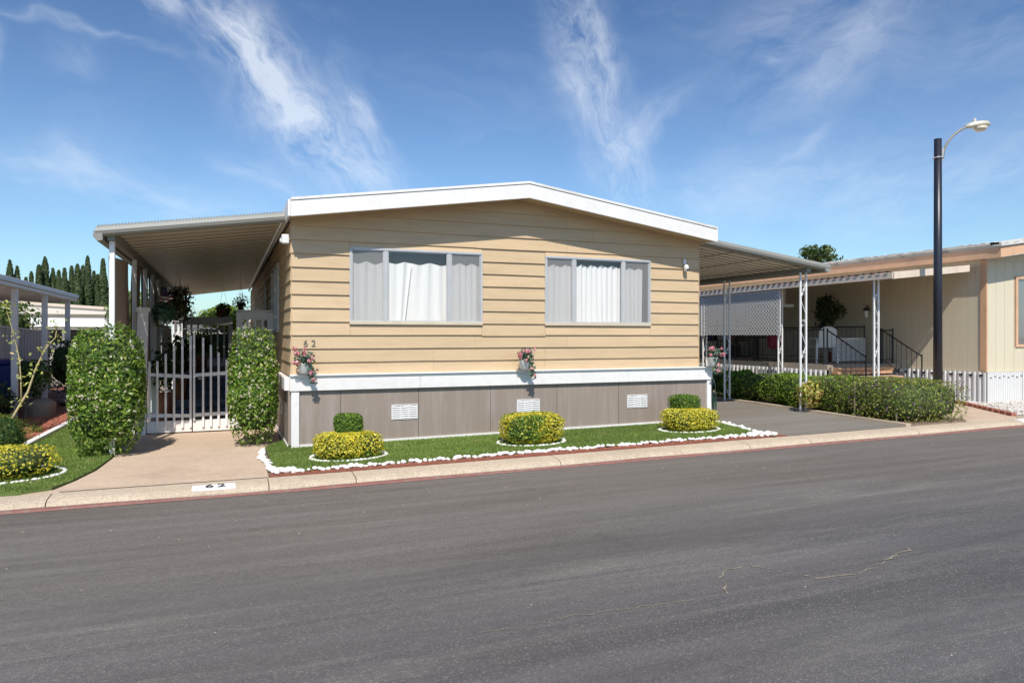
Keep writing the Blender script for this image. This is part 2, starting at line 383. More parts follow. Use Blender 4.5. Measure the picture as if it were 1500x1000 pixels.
# ---- leaves
def leaf_mesh(name, P, Nrm, size, cols, mat, aspect=.5, droop=.0, jit=.8, fold=.25):
    """P,N: (n,3); size (n,) ; cols (n,3): one folded leaf (two triangles) at every point"""
    n = len(P); rnd = np.random.normal(size=(n, 3)); nn = Nrm + rnd*jit*.5
    nn /= np.linalg.norm(nn, axis=1)[:, None]+1e-9
    t = np.random.normal(size=(n, 3)); t[:, 2] -= droop; t -= nn*(t*nn).sum(1)[:, None]; t /= np.linalg.norm(t, axis=1)[:, None]+1e-9
    b = np.cross(nn, t); s = np.asarray(size)[:, None]
    v0 = P - t*s*.5; v2 = P + t*s*.5; c = P + nn*s*(-fold*.3)
    v1 = c + b*s*aspect*.5 + nn*s*fold*.4; v3 = c - b*s*aspect*.5 + nn*s*fold*.4
    V = np.stack([v0, v1, v2, v3], 1).reshape(-1, 3)
    i = np.arange(n)*4; F = np.stack([i, i+1, i+2, i, i+2, i+3], 1).reshape(-1, 3)
    return tri_mesh(name, V, F, np.repeat(cols, 2, 0), mat)
def tri_mesh(name, V, F, fcol, mat):
    me = bpy.data.meshes.new(name); nv, nf = len(V), len(F)
    me.vertices.add(nv); me.vertices.foreach_set('co', np.asarray(V, dtype=np.float32).ravel())
    me.loops.add(nf*3); me.loops.foreach_set('vertex_index', np.asarray(F, dtype=np.int32).ravel())
    me.polygons.add(nf); me.polygons.foreach_set('loop_start', np.arange(nf, dtype=np.int32)*3)
    me.update(calc_edges=True)
    if fcol is not None:
        a = me.attributes.new('lc', 'FLOAT_COLOR', 'FACE')
        a.data.foreach_set('color', np.concatenate([np.asarray(fcol), np.ones((nf, 1))], 1).astype(np.float32).ravel())
    me.materials.append(mat); me.validate()
    return me
def lump(p, f, seed):
    r = np.random.RandomState(seed); o = np.zeros(len(p))
    for k in range(5):
        w = r.normal(size=3)*f*(1+.6*k); o += np.sin(p@w + r.uniform(0, 6.28))/(1+.5*k)
    return o/2.6
def pal(n, cols, wts, vary=.25):
    c = np.array(cols)[np.random.choice(len(cols), n, p=np.array(wts)/sum(wts))]
    return c*np.random.uniform(1-vary, 1+vary, (n, 1))
def blob(center, r, n, power=2.0, lumpy=.08, depth=.22, seed=1, lf=4.0, zmin=None):
    d = np.random.normal(size=(n, 3)); d /= np.linalg.norm(d, axis=1)[:, None]; r = np.array(r)
    k = (np.abs(d/r)**power).sum(1)**(-1/power)
    p = d*k[:, None]; nr = np.sign(p)*np.abs(p/r)**(power-1)/r; nr /= np.linalg.norm(nr, axis=1)[:, None]+1e-9
    sc = 1 + lumpy*lump(p, lf, seed) - np.abs(np.random.normal(size=n))*depth*.5
    q = p*sc[:, None] + np.array(center)
    if zmin is not None:
        ok = q[:, 2] > zmin; return q[ok], nr[ok]
    return q, nr
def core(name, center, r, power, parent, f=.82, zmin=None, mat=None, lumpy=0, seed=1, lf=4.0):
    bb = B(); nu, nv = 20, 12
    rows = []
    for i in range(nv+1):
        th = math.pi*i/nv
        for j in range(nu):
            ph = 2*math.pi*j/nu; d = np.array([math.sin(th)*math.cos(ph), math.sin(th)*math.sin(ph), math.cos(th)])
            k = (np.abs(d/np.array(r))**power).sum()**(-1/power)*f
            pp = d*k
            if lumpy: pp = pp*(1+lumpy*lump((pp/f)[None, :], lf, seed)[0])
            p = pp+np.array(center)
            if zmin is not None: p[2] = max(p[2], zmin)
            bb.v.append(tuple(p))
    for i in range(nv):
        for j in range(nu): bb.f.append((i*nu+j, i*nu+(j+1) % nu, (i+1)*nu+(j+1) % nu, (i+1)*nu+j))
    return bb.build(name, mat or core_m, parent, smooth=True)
def leaves(name, P, Nr, size, cols, parent, mat=None, **k):
    off = np.array(rootloc(parent)); me = leaf_mesh(name, P-off, Nr, size, cols, mat or leaf_m, **k)
    return link_mesh(name, me, parent)

# ------------------------------------------------------------------ ground, road, kerbs
XR = [-60, -12, -6, -3, 0] + [i*1.5 for i in range(1, 21)] + [60]
def strip(y0, y1, z0, z1, xs=None, thick=0):
    bb = B(); xs = xs or XR; vs = []
    for x in xs: vs += [(x, y0, z0+gz(x)), (x, y1, z1+gz(x))]
    return bb.add(vs, [(2*i, 2*i+2, 2*i+3, 2*i+1) for i in range(len(xs)-1)])
bb = B()
GX = [-400, -60, -12, -6, 0, 5, 10, 15, 20, 30, 60, 400]
for a, b in zip(GX, GX[1:]):
    bb.add([(a, -2.12, gz(min(a, 30))-.03), (b, -2.12, gz(min(b, 30))-.03), (b, 600, gz(min(b, 30))-.03), (a, 600, gz(min(a, 30))-.03)], [(0, 1, 2, 3)])
struct('ground', bb, earth_m)
bb = B()
RX = [-400, -60, -12, -6, 0, 5, 10, 15, 20, 30, 60, 400]
for a, b in zip(RX, RX[1:]):
    za, zb = gz(min(a, 30))-.125, gz(min(b, 30))-.125
    for (y0, d0), (y1, d1) in zip([(-2.47, 0), (-4.5, .012), (-7, .02), (-60, .02)], [(-4.5, .012), (-7, .02), (-60, .02), (-61, .02)]):
        bb.add([(a, y0, za+d0), (b, y0, zb+d0), (b, y1, zb+d1), (a, y1, za+d1)], [(0, 1, 2, 3)])
road = struct('road', bb, road_m)
# faint filled cracks wandering over the asphalt
def crack(pts, w):
    bb = B(); vs = []; fine = []
    for (a, b) in zip(pts, pts[1:]):
        n = max(2, int(math.hypot(b[0]-a[0], b[1]-a[1])/.05))
        for i in range(n): t = i/n; fine.append((a[0]+(b[0]-a[0])*t+random.gauss(0, .02), a[1]+(b[1]-a[1])*t+random.gauss(0, .012)))
    for p in fine:
        ww = w*random.uniform(.15, 1.0); z = gz(p[0])-.125+.005 + (.012*min(1, (-2.47-p[1])/2.03) if p[1] > -4.5 else .012+.008*min(1, (-4.5-p[1])/2.5))
        vs += [(p[0], p[1]-ww, z), (p[0], p[1]+ww, z)]
    bb.add(vs, [(2*i, 2*i+2, 2*i+3, 2*i+1) for i in range(len(fine)-1) if math.sin(i*.9)+random.uniform(-1, 1) > -1.4])
    return struct('road_crack', bb, seam_m)
crack([(2.29, -7.16), (2.42, -6.92), (2.61, -6.73), (2.88, -6.77), (2.96, -6.97), (3.11, -7.15), (3.38, -7.21), (3.8, -7.09), (4.37, -6.9)], .014)
crack([(0.49, -7.09), (1.19, -7.07), (1.82, -7.13), (2.29, -7.16)], .005)
crack([(.2, -8.0), (.27, -7.85), (.24, -7.75)], .014)
crack([(.9, -8.25), (.97, -8.02)], .009)
# pale scraps of grit lying on the road
bb = B()
for i in range(170):
    x = random.uniform(-4, 11); y = -2.8 - abs(random.gauss(0, 3.0))
    if y < -10.5: continue
    r = random.uniform(.003, .009)*(1.6 if random.random() < .07 else 1); z = gz(x)-.105+(.0 if y < -6 else -.008)
    k = [(x+r*random.uniform(.6, 1.3)*math.cos(a), y+r*random.uniform(.6, 1.3)*math.sin(a)) for a in (0, 1.3, 2.5, 3.8, 5.1)]
    bb.add([(a, b, z) for a, b in k]+[(x, y, z+r*.7)], [(i_, (i_+1) % 5, 5) for i_ in range(5)])
bb.build('road_grit', curb_m, None, kind='stuff')

# rolled concrete kerb: red painted foot, aggregate face and flat top
prof = [(-2.455, -.085), (-2.43, -.050), (-2.37, -.030), (-2.27, -.020), (-2.10, -.012)]
JOINTS = [-40, -12, -7.6, -5.1, -2.66, -.45, .55, 3.3, 6.5, 7.7, 10.1, 12.8, 15.5, 18.2, 24, 60]
for a, b in zip(JOINTS, JOINTS[1:]):
    bb = B(); vs = []; n = max(1, int((b-a)/1.5)); xs = [a+.006 + (b-a-.012)*i/n for i in range(n+1)]
    for x in xs:
        vs += [(x, -2.470, -.20+gz(x))] + [(x, y, z+gz(x)) for y, z in prof] + [(x, -2.10, -.2+gz(x))]
    m_ = len(prof)+2
    bb.add(vs, [(i*m_+j, (i+1)*m_+j, (i+1)*m_+j+1, i*m_+j+1) for i in range(n) for j in range(m_-1)] + [tuple(range(m_)), tuple(range(n*m_, (n+1)*m_))[::-1]])
    struct('kerb', bb, curb_m)
bb = B()
xs = [-20+i*.25 for i in range(170)]
vs = []
for x in xs:
    w = .028 + .012*math.sin(x*1.7) + random.uniform(-.006, .006); d = random.uniform(0, .004)
    vs += [(x, -2.488-d, -.1205+gz(x)), (x, -2.478, -.117+gz(x)), (x, -2.4735, -.10+gz(x)), (x, -2.4730, -.105+w*.5+gz(x)+.004)]
bb.add(vs, [(4*i+j, 4*i+4+j, 4*i+5+j, 4*i+1+j) for i in range(len(xs)-1) for j in range(3)])
struct('kerb_red_paint', bb, redpaint_m)
struct('kerb_joint_filler', strip(-2.45, -2.12, -.10, -.045), soil_m)

def poly_sheet(name, pts, mat, z, skirt=.05, kind='structure', parent=None):
    """flat polygon at height z(x,y) with a short edge going down"""
    import bmesh
    bm = bmesh.new(); vv = [bm.verts.new((x, y, z(x, y))) for x, y in pts]; f = bm.faces.new(vv)
    if f.normal.z < 0: f.normal_flip()
    bmesh.ops.triangulate(bm, faces=[f])
    lo = [bm.verts.new((x, y, z(x, y)-skirt)) for x, y in pts]
    for i in range(len(pts)): j = (i+1) % len(pts); bm.faces.new((vv[i], vv[j], lo[j], lo[i]))
    bmesh.ops.recalc_face_normals(bm, faces=bm.faces)
    me = bpy.data.meshes.new(name); bm.to_mesh(me); bm.free(); me.materials.append(mat)
    return link_mesh(name, me, parent, kind=kind)
# left driveway apron of tan concrete, flaring to the kerb
apron = [(-.44, -2.09), (-.42, -1.2), (-.44, -.1), (-.10, .9), (-.05, 3.0), (-.05, 19), (-2.45, 19), (-2.40, 2.2), (-2.36, .0), (-2.42, -.9), (-2.54, -1.55), (-2.68, -1.95), (-2.95, -2.09)]
poly_sheet('concrete_driveway', apron, conc_m, lambda x, y: .004 if y > -1.9 else -.008)
struct('driveway_joint', B().add([(-2.6, -2.103, -.0085), (-.45, -2.103, -.0085), (-.45, -2.09, -.0045), (-2.6, -2.09, -.0045)], [(0, 1, 2, 3)]), soil_m)
# front lawn bed between the aprons
lawn = [(-.36, -1.98), (.5, -1.97), (3, -1.93), (5.5, -1.92), (7.0, -1.98), (7.28, -1.6), (7.5, -.5), (7.58, -.1), (-.02, -.1), (-.02, .9), (-.36, .25)]
poly_sheet('front_lawn', lawn, turf_base_m, lambda x, y: .022+gz(x))
redge = [(-.42, -2.09), (7.55, -2.09), (7.50, -1.9), (5.5, -1.90), (0, -1.92), (-.42, -1.9)]
poly_sheet('red_mulch_edge', redge, mulch_base_m, lambda x, y: .004+gz(x))
llawn = [(-2.37, .9), (-2.38, -.0), (-2.44, -.9), (-2.56, -1.55), (-2.70, -1.95), (-2.95, -2.085), (-9, -2.085), (-9, -.9), (-3.7, -.6), (-3.69, 1.8), (-3.66, 4.2), (-3.62, 7.5), (-2.42, 7.5)]
poly_sheet('side_lawn', llawn, turf_base_m, lambda x, y: .022)
mb = [(-3.72, 7.5), (-3.74, 1.8), (-3.74, -.62), (-9, -.92), (-9, 16), (-3.6, 16)]
poly_sheet('mulch_bed', mb, mulch_base_m, lambda x, y: .03)
eb = B()
for a, b in zip([(-3.70, -.6), (-3.71, .6), (-3.71, 1.8), (-3.69, 3.0), (-3.67, 4.2), (-3.65, 5.8)], [(-3.71, .6), (-3.71, 1.8), (-3.69, 3.0), (-3.67, 4.2), (-3.65, 5.8), (-3.64, 7.4)]):
    eb.hexa([(a[0]-.05, a[1]+.006, 0), (a[0]+.05, a[1]+.006, 0), (b[0]+.05, b[1]-.006, 0), (b[0]-.05, b[1]-.006, 0), (a[0]-.05, a[1]+.006, .075), (a[0]+.05, a[1]+.006, .075), (b[0]+.05, b[1]-.006, .075), (b[0]-.05, b[1]-.006, .075)])
tag(eb.build('bed_edging', stone_m, None), 'pale concrete edging strip between the side lawn and red mulch bed', 'edging')
# right driveway of asphalt rising from the street
def dzf(x, y): return .01*x - .022 + .0*x + max(0, min(1, (y+2.1)/4.0))*.045
drv = [(7.62, -2.09), (7.62, 1), (7.62, 19), (10.30, 19), (10.30, 5), (10.30, 1.8), (10.28, .3), (10.25, -1.2), (10.2, -2.09)]
def grid_sheet(name, x0, x1, y0, y1, nx, ny, zf, mat):
    bb = B(); vs = [(x0+(x1-x0)*i/nx, y0+(y1-y0)*j/ny, 0) for j in range(ny+1) for i in range(nx+1)]
    vs = [(x, y, zf(x, y)) for x, y, _ in vs]
    bb.add(vs, [(j*(nx+1)+i, j*(nx+1)+i+1, (j+1)*(nx+1)+i+1, (j+1)*(nx+1)+i) for j in range(ny) for i in range(nx)])
    return struct(name, bb, mat, smooth=True)
grid_sheet('asphalt_driveway', 7.35, 10.26, -2.10, 20, 2, 22, lambda x, y: .01*x - .008 + max(0, min(1, (y+2.1)/4.0))*.05, drive_m)
bb = B()
for j in range(10):
    y0 = -2.08+j*1.1
    def zz(y): return .1 - .02 + max(0, min(1, (y+2.1)/4.0))*.05
    bb.hexa([(10.24, y0, zz(y0)-.1), (10.36, y0, zz(y0)-.1), (10.36, y0+1.09, zz(y0+1.09)-.1), (10.24, y0+1.09, zz(y0+1.09)-.1),
             (10.24, y0, zz(y0)+.055), (10.36, y0, zz(y0)+.055), (10.36, y0+1.09, zz(y0+1.09)+.055), (10.24, y0+1.09, zz(y0+1.09)+.055)])
tag(bb.build('driveway_edging', curb_m, None), 'low tan concrete edging along the hedge side of the asphalt driveway', 'edging')
poly_sheet('hedge_bed', [(10.34, -2.06), (11.75, -2.06), (11.95, -.6), (12.35, 1.8), (12.35, 12), (10.34, 12)], pm('bed_soil', (.26, .185, .135), .95, .3, 8, 60, .8, .02), lambda x, y: gz(x)+.012)
# neighbour walk, gravel bed with red brick edging
poly_sheet('neighbour_walk', [(11.78, -2.09), (13.15, -2.09), (13.72, -1.20), (14.12, -.62), (14.5, 0.05), (14.45, 2.3), (12.40, 2.3), (11.98, -.6)], conc_m, lambda x, y: gz(x)+.010)
poly_sheet('gravel_bed', [(14.45, 2.3), (14.5, .05), (14.12, -.62), (13.72, -1.2), (13.15, -2.09), (22, -2.09), (22, -.2), (15.1, -.2), (15.1, 2.3)], path_m, lambda x, y: gz(x)+.016)

def grass(name, poly, n, z, label, hgt=.028, cols=None):
    xs = np.array([p[0] for p in poly]); ys = np.array([p[1] for p in poly]); pts = []
    P = np.random.uniform((xs.min(), ys.min()), (xs.max(), ys.max()), (int(n), 2))
    ins = np.zeros(len(P), bool); j = len(poly)-1
    for i in range(len(poly)):
        xi, yi, xj, yj = xs[i], ys[i], xs[j], ys[j]
        c = ((yi > P[:, 1]) != (yj > P[:, 1])) & (P[:, 0] < (xj-xi)*(P[:, 1]-yi)/(yj-yi+1e-12)+xi); ins ^= c; j = i
    P = P[ins]; m = len(P); zz = z + .01*np.maximum(P[:, 0], 0)
    q = np.stack([P[:, 0], P[:, 1], zz], 1)
    patch = lump(np.stack([P[:, 0], P[:, 1]*1.5, P[:, 0]*0], 1), 2.2, 5)
    h = hgt*np.random.uniform(.55, 1.25, m)*(1+.15*patch); an = np.random.uniform(0, 6.28, m); w = .0045*np.random.uniform(.8, 1.6, m)
    dx_ = np.stack([np.cos(an), np.sin(an), 0*an], 1)*w[:, None]; le = np.random.normal(0, .45, (m, 2))*h[:, None]
    tip = q + np.stack([le[:, 0], le[:, 1], h], 1)
    V = np.stack([q-dx_, q+dx_, tip], 1).reshape(-1, 3); F = np.arange(m*3).reshape(-1, 3)
    c = (1+.0*patch)[:, None]*pal(m, cols or [(.17, .25, .05), (.23, .31, .07), (.12, .19, .035), (.34, .36, .14)], [4, 3, 3, .8], .25)*(1+.22*patch[:, None])
    dry = lump(np.stack([P[:, 0], P[:, 1], P[:, 0]*0], 1), 3.7, 8) > .75; dry &= np.random.uniform(0, 1, m) < .45; c[dry] = pal(int(dry.sum()), [(.42, .38, .17), (.30, .32, .12)], [1, 1])
    o = link_mesh(name, tri_mesh(name, V, F, c, grass_leaf_m)); o['kind'] = 'stuff'; return o
lawn_g = [(-.34, -1.96), (.5, -1.95), (3, -1.91), (5.5, -1.90), (6.95, -1.96), (7.22, -1.6), (7.45, -.5), (7.5, -.12), (.0, -.12), (-.06, .1), (-.06, .8), (-.34, .2)]
grass('grass', lawn_g, 230000, .020, '')
grass('grass', [(x, y) for x, y in llawn if y < 7], 620000*.45, .020, '')

# ------------------------------------------------------------------ stones
def stone_meshes():
    import bmesh
    out = []
    for k in range(6):
        bm = bmesh.new(); bmesh.ops.create_icosphere(bm, subdivisions=2 if k < 3 else 1, radius=.5)
        sd = np.random.RandomState(k+3)
        for v in bm.verts: v.co *= 1 + .10*math.sin(v.co.x*7+k) + .08*math.sin(v.co.y*9+2*k) + sd.uniform(-.07, .07)
        me = bpy.data.meshes.new('stone'); bm.to_mesh(me); bm.free(); me.materials.append(stone_m)
        me.polygons.foreach_set('use_smooth', [True]*len(me.polygons)); out.append(me)
    return out
SM = stone_meshes()
def stones_along(parent, pts, size, rows=1, step=.85, zoff=.03, spread=.03):
    n = 0
    for a, b in zip(pts, pts[1:]):
        ln = math.hypot(b[0]-a[0], b[1]-a[1]); d = 0
        while d < ln:
            for r in range(rows):
                t = d/ln; s = size*random.uniform(.72, 1.25)
                x = a[0]+(b[0]-a[0])*t+random.gauss(0, spread*.5); y = a[1]+(b[1]-a[1])*t+(r-(rows-1)/2)*size*.8+random.gauss(0, spread*.5)
                link_mesh('stone', random.choice(SM[:3]), parent, (x, y, gz(x)+zoff+random.uniform(-.01, .012)+(0 if r == 0 else .01)),
                          (random.uniform(-.4, .4), random.uniform(-.4, .4), random.uniform(0, 6.28)), (s*random.uniform(.9, 1.35), s*random.uniform(.75, 1.0), s*random.uniform(.5, .72))); n += 1
            d += size*step*random.uniform(.7, 1.25)
    return n
t = thing('stone_border', 'long row of white painted stones edging the front lawn along the kerb', 'stone border', (3.5, -1.98, .03))
stones_along(t, [(-.38, -2.0), (.5, -1.99), (3, -1.95), (5.5, -1.94), (7.0, -2.0)], .075, step=.80, spread=.022)
stones_along(t, [(-.42, -.15), (-.44, -.8), (-.41, -1.5), (-.36, -1.95)], .082, spread=.035)
stones_along(t, [(7.58, .1), (7.45, -.8), (7.30, -1.6), (7.22, -1.85)], .085, spread=.05)
stones_along(t, [(6.95, -2.0), (7.36, -1.98)], .078, rows=3, step=.7, spread=.06)
stones_along(t, [(-.36, -1.9), (-.1, -2.02)], .085, rows=2, step=.8, spread=.05)
def ring(cx, cy, rx, ry, lab, a0=0, a1=360):
    t = thing('stone_ring', lab, 'stone ring', (cx, cy, .03), 'stone rings round the clipped yellow bushes')
    m = int(abs(a1-a0)/360*2*math.pi*(rx+ry)/2/.055)
    for i in range(m):
        a = R(a0+(a1-a0)*i/m)+random.gauss(0, .02); s = random.uniform(.038, .068)
        x, y = cx+rx*math.cos(a), cy+ry*math.sin(a)
        link_mesh('stone', SM[i % 3], t, (x, y, gz(x)+.032), (0, 0, random.uniform(0, 6)), (s*1.4, s, s*.6))
ring(.66, -1.19, .51, .40, 'ring of small white stones round the leftmost front-lawn yellow bush')
ring(3.45, -1.09, .53, .42, 'ring of small white stones round the middle yellow bush with no green ball')
ring(6.44, -.99, .53, .41, 'ring of small white stones round the yellow bush nearest the asphalt driveway')
ring(-3.55, -1.0, .80, .62, 'ring of small white stones round the yellow bush on the side lawn')

def gravel(name, poly, n, size, z, mat, label=None):
    xs = [p[0] for p in poly]; ys = [p[1] for p in poly]; bb = B(); base = []
    Vs = []; Fs = []; k = 0; tri = [(0,1,2),(0,2,3),(0,3,4),(0,4,1),(5,2,1),(5,3,2),(5,4,3),(5,1,4)]
    def inside(x, y):
        c = False; j = len(poly)-1
        for i in range(len(poly)):
            if ((poly[i][1] > y) != (poly[j][1] > y)) and x < (poly[j][0]-poly[i][0])*(y-poly[i][1])/(poly[j][1]-poly[i][1])+poly[i][0]: c = not c
            j = i
        return c
    while k < n:
        x, y = random.uniform(min(xs), max(xs)), random.uniform(min(ys), max(ys))
        if not inside(x, y): k += .2; continue
        s = size*random.uniform(.5, 1.3); a = random.uniform(0, 6.28); zc = z+gz(x)+random.uniform(0, size*.4)
        o = len(Vs); Vs.append((x, y, zc+s*.5))
        for q in range(4): Vs.append((x+s*random.uniform(.6, 1.1)*math.cos(a+q*1.57), y+s*random.uniform(.6, 1.1)*math.sin(a+q*1.57), zc+random.uniform(-.1, .2)*s))
        Vs.append((x, y, zc-s*.5)); Fs += [(i+o, j+o, l+o) for i, j, l in tri]; k += 1
    bb.v = Vs; bb.f = Fs
    return bb.build(name, mat, None, kind='stuff')
gravel('white_gravel', [(14.5, 2.2), (14.55, .05), (14.16, -.62), (13.77, -1.2), (13.22, -2.06), (20, -2.06), (20, -.25), (15.05, -.25), (15.05, 2.2)], 7500, .032, .02, pm('pale_pebble', (.56, .52, .47), .85, .5, 22, 90, .3))
def chips(name, poly, n, size, z, mat):
    return gravel(name, poly, n, size, z, mat)
chips('mulch_chips', [(-3.76, 7), (-3.78, -.5), (-6, -.6), (-6, 7)], 7000, .028, .028, pm('mulch_chip', (.30, .10, .06), .9, .4, 15, 60, .4))
chips('mulch_chips', [(-.40, -2.085), (7.4, -2.085), (7.4, -1.95), (-.40, -1.97)], 2200, .016, .006, MATS['mulch_chip'])
chips('hedge_litter', [(10.38, -2.04), (11.9, -2.04), (11.6, 2), (10.38, 2)], 1500, .02, .012, pm('leaf_litter', (.20, .11, .07), .9, .4, 15, 60, .4))
np.random.seed(77)
m_ = 260; P_ = np.stack([np.random.normal(9.05, .45, m_), np.random.normal(.75, .22, m_), np.full(m_, 0.)], 1); P_[:, 2] = .01*P_[:, 0]-.008+.035+.006+np.clip((P_[:, 1]+.7)/4, 0, 1)*.05-.0
P_[:, 2] = .01*P_[:, 0]-.008+np.clip((P_[:, 1]+2.1)/4.0, 0, 1)*.05+.006
o = link_mesh('fallen_petals', leaf_mesh('fallen_petals', P_, np.tile([0, 0, 1.], (m_, 1)), np.random.uniform(.012, .03, m_), pal(m_, [(.55, .45, .22), (.40, .28, .15)], [2, 1]), petal_m, jit=.2)); o['kind'] = 'stuff'
t = thing('brick_edging', 'curved red brick edging between the neighbour walk and white gravel', 'edging', (14, .1, .14))
pth = [(14.44, 1.4), (14.5, .05), (14.12, -.62), (13.72, -1.2), (13.18, -2.05)]
brk = B().box(-.10, .10, -.05, .05, -.04, .06).mesh('brick', redbrick_m, bevel=.008)
for a, b in zip(pth, pth[1:]):
    ln = math.hypot(b[0]-a[0], b[1]-a[1]); m = max(1, int(ln/.215)); an = math.atan2(b[1]-a[1], b[0]-a[0])
    for i in range(m):
        f = (i+.5)/m; x = a[0]+(b[0]-a[0])*f; y = a[1]+(b[1]-a[1])*f
        link_mesh('brick', brk, t, (x, y, gz(x)+.012+random.uniform(-.006, .006)), (random.uniform(-.04, .04), random.uniform(-.04, .04), an+random.uniform(-.05, .05)))

# painted house number on the kerb
ynum = B(); 
def kz(y):
    pr = [(-2.470, -.20)]+prof
    for (a, za), (b, zb) in zip(prof, prof[1:]):
        if a <= y <= b: return za+(zb-za)*(y-a)/(b-a)
    return -.012
ys_ = [-2.43, -2.40, -2.37, -2.32, -2.27, -2.235]
vs = []
for y in ys_: vs += [(-1.27, y, kz(y)+.003), (-.81, y, kz(y)+.003)]
struct('kerb_number_patch', ynum.add(vs, [(2*i, 2*i+1, 2*i+3, 2*i+2) for i in range(len(ys_)-1)]), curbwhite_m)
vs = []
for y in ys_: vs += [(12.85, y, kz(y)+.003+gz(12.85)), (13.4, y, kz(y)+.003+gz(13.4))]
struct('kerb_white_patch', B().add(vs, [(2*i, 2*i+1, 2*i+3, 2*i+2) for i in range(len(ys_)-1)]), curbwhite_m)
def text_mesh(name, txt, size, depth, mat, bold=0):
    c = bpy.data.curves.new('t', 'FONT'); c.body = txt; c.size = size; c.extrude = depth; c.offset = bold
    o = bpy.data.objects.new('t', c); COL.objects.link(o); bpy.context.view_layer.update()
    me = bpy.data.meshes.new_from_object(o.evaluated_get(bpy.context.evaluated_depsgraph_get())); me.name = name
    me.materials.clear(); me.materials.append(mat); bpy.data.objects.remove(o); return me
for i, ch in enumerate('62'):
    me = text_mesh('painted_digit', ch, .165, 0, blackp_m, .002)
    for v in me.vertices:
        x, y = v.co.x*1.15, v.co.y*1.05; yy = -2.375+y; v.co = (-1.135+i*.125+x, yy, kz(yy)+.008)
    link_mesh('painted_digit', me, kind='structure')

# ------------------------------------------------------------------ the tan mobile home
home = thing('mobile_home', 'tan mobile home with white gable fascia and grey-brown skirting', 'mobile home', (0, 0, 0))
HW, HL = 7.35, 18.3
APX = 3.69; PITCH = .1425
def soff(x): return 3.41 + PITCH*(APX+.04 - abs(x-APX))          # underside of the fascia
ZL = 1.704; EXP = .2055
wins = [(.87, 3.02, 1.88, 3.06), (4.18, 6.28, 1.88, 3.06)]
# backing wall round the window openings
bb = B()
def wallpoly(x0, x1, z0, top):
    if top: 
        pts = [(x0, z0), (x1, z0), (x1, soff(x1)+.02)] + ([(APX, soff(APX)+.02)] if x0 < APX < x1 else []) + [(x0, soff(x0)+.02)]
    else: pts = [(x0, z0), (x1, z0), (x1, top or 3.06), (x0, 3.06)]
    bb.prism(pts, 'y', .0, .09)
bb.prism([(0, .85), (HW, .85), (HW, 1.88), (0, 1.88)], 'y', 0, .09)
for a, b in ((0, .87), (3.02, 4.18), (6.28, HW)): bb.prism([(a, 1.88), (b, 1.88), (b, 3.06), (a, 3.06)], 'y', 0, .09)
bb.prism([(0, 3.06), (HW, 3.06), (HW, soff(HW)+.02), (APX, soff(APX)+.02), (0, soff(0)+.02)], 'y', 0, .09)
bb.build('front_wall', siding_m, home)
box('side_wall', siding_m, home, .0, .09, .092, HL, .10, 3.40)
box('side_wall', siding_m, home, HW-.09, HW, .092, HL, .10, 3.40)
bb = B(); bb.prism([(.09, .1), (HW-.09, .1), (HW-.09, 3.42), (APX, soff(APX)), (.09, 3.42)], 'y', HL-.09, HL); bb.build('rear_wall', siding_m, home)
box('inner_partition', room_m, home, .10, HW-.1, .9, .95, .9, 3.38)
box('room_floor', room_m, home, .10, HW-.1, .1, 2.38, .80, .85)
def clip(poly, f):          # keep f(p) >= 0
    out = []
    for i in range(len(poly)):
        a, b = poly[i], poly[(i+1) % len(poly)]; fa, fb = f(a), f(b)
        if fa >= 0: out.append(a)
        if fa*fb < 0: t_ = fa/(fa-fb); out.append((a[0]+(b[0]-a[0])*t_, a[1]+(b[1]-a[1])*t_))
    return out
def board(x0, x1, z0, z1, tilt=0.0):
    w0 = random.uniform(-.003, .003); w1 = random.uniform(-.003, .003)
    n = max(1, int((x1-x0)/.6)); bot = [(x0+(x1-x0)*i/n, z0+w0+(w1-w0)*i/n+(random.uniform(-.0035, .0035) if 0 < i < n else 0)) for i in range(n+1)]
    poly = bot + [(x1, z1), (x0, z1)]
    poly = clip(poly, lambda p: 3.41+PITCH*(p[0]+.04)-p[1]); poly = clip(poly, lambda p: 3.41+PITCH*(2*APX+.04-p[0])-p[1])
    if len(poly) < 3: return
    def yf(z): return -.004 - .027*max(0, min(1, (z1-z)/(z1-z0)))
    b_ = B(); n = len(poly)
    b_.add([(p[0], yf(p[1]), p[1]) for p in poly] + [(p[0], -.0005, p[1]) for p in poly],
           [tuple(range(n)), tuple(range(n, 2*n))[::-1]] + [(i, (i+1) % n, (i+1) % n+n, i+n) for i in range(n)])
    b_.build('siding_board', siding_m, home)
zs = [ZL + EXP*k for k in range(-3, 12)]
for k, z in enumerate(zs):
    z0, z1 = z, z+EXP+.012
    if z0 < 1.09: z0 = 1.09
    if z1 <= 1.12: continue
    cuts = [0.0]
    inwin = z0 < 3.05 and z1 > 1.90
    if inwin and z0 < 3.0:
        segs = [(.0, .868), (3.022, 4.178), (6.282, HW)]
        lo_ = z0; hi_ = z1
        for (a, b) in segs: board(a+.0015, b-.0015, z0-(.014 if a > 3 and b < 5 else 0), z1-(.014 if a > 3 and b < 5 else 0))
        for (a, b, c, d) in wins:          # strips above / below the glass
            if z0 < c: board(a, b, z0, c)
            if z1 > d: board(a, b, d, z1)
    else:
        j = [0, random.choice([2.2, 2.9, 1.8]), random.choice([4.17, 4.6, 5.1]), HW]
        for a, b in zip(j, j[1:]): board(a+.0012, b-.0012, z0, z1)
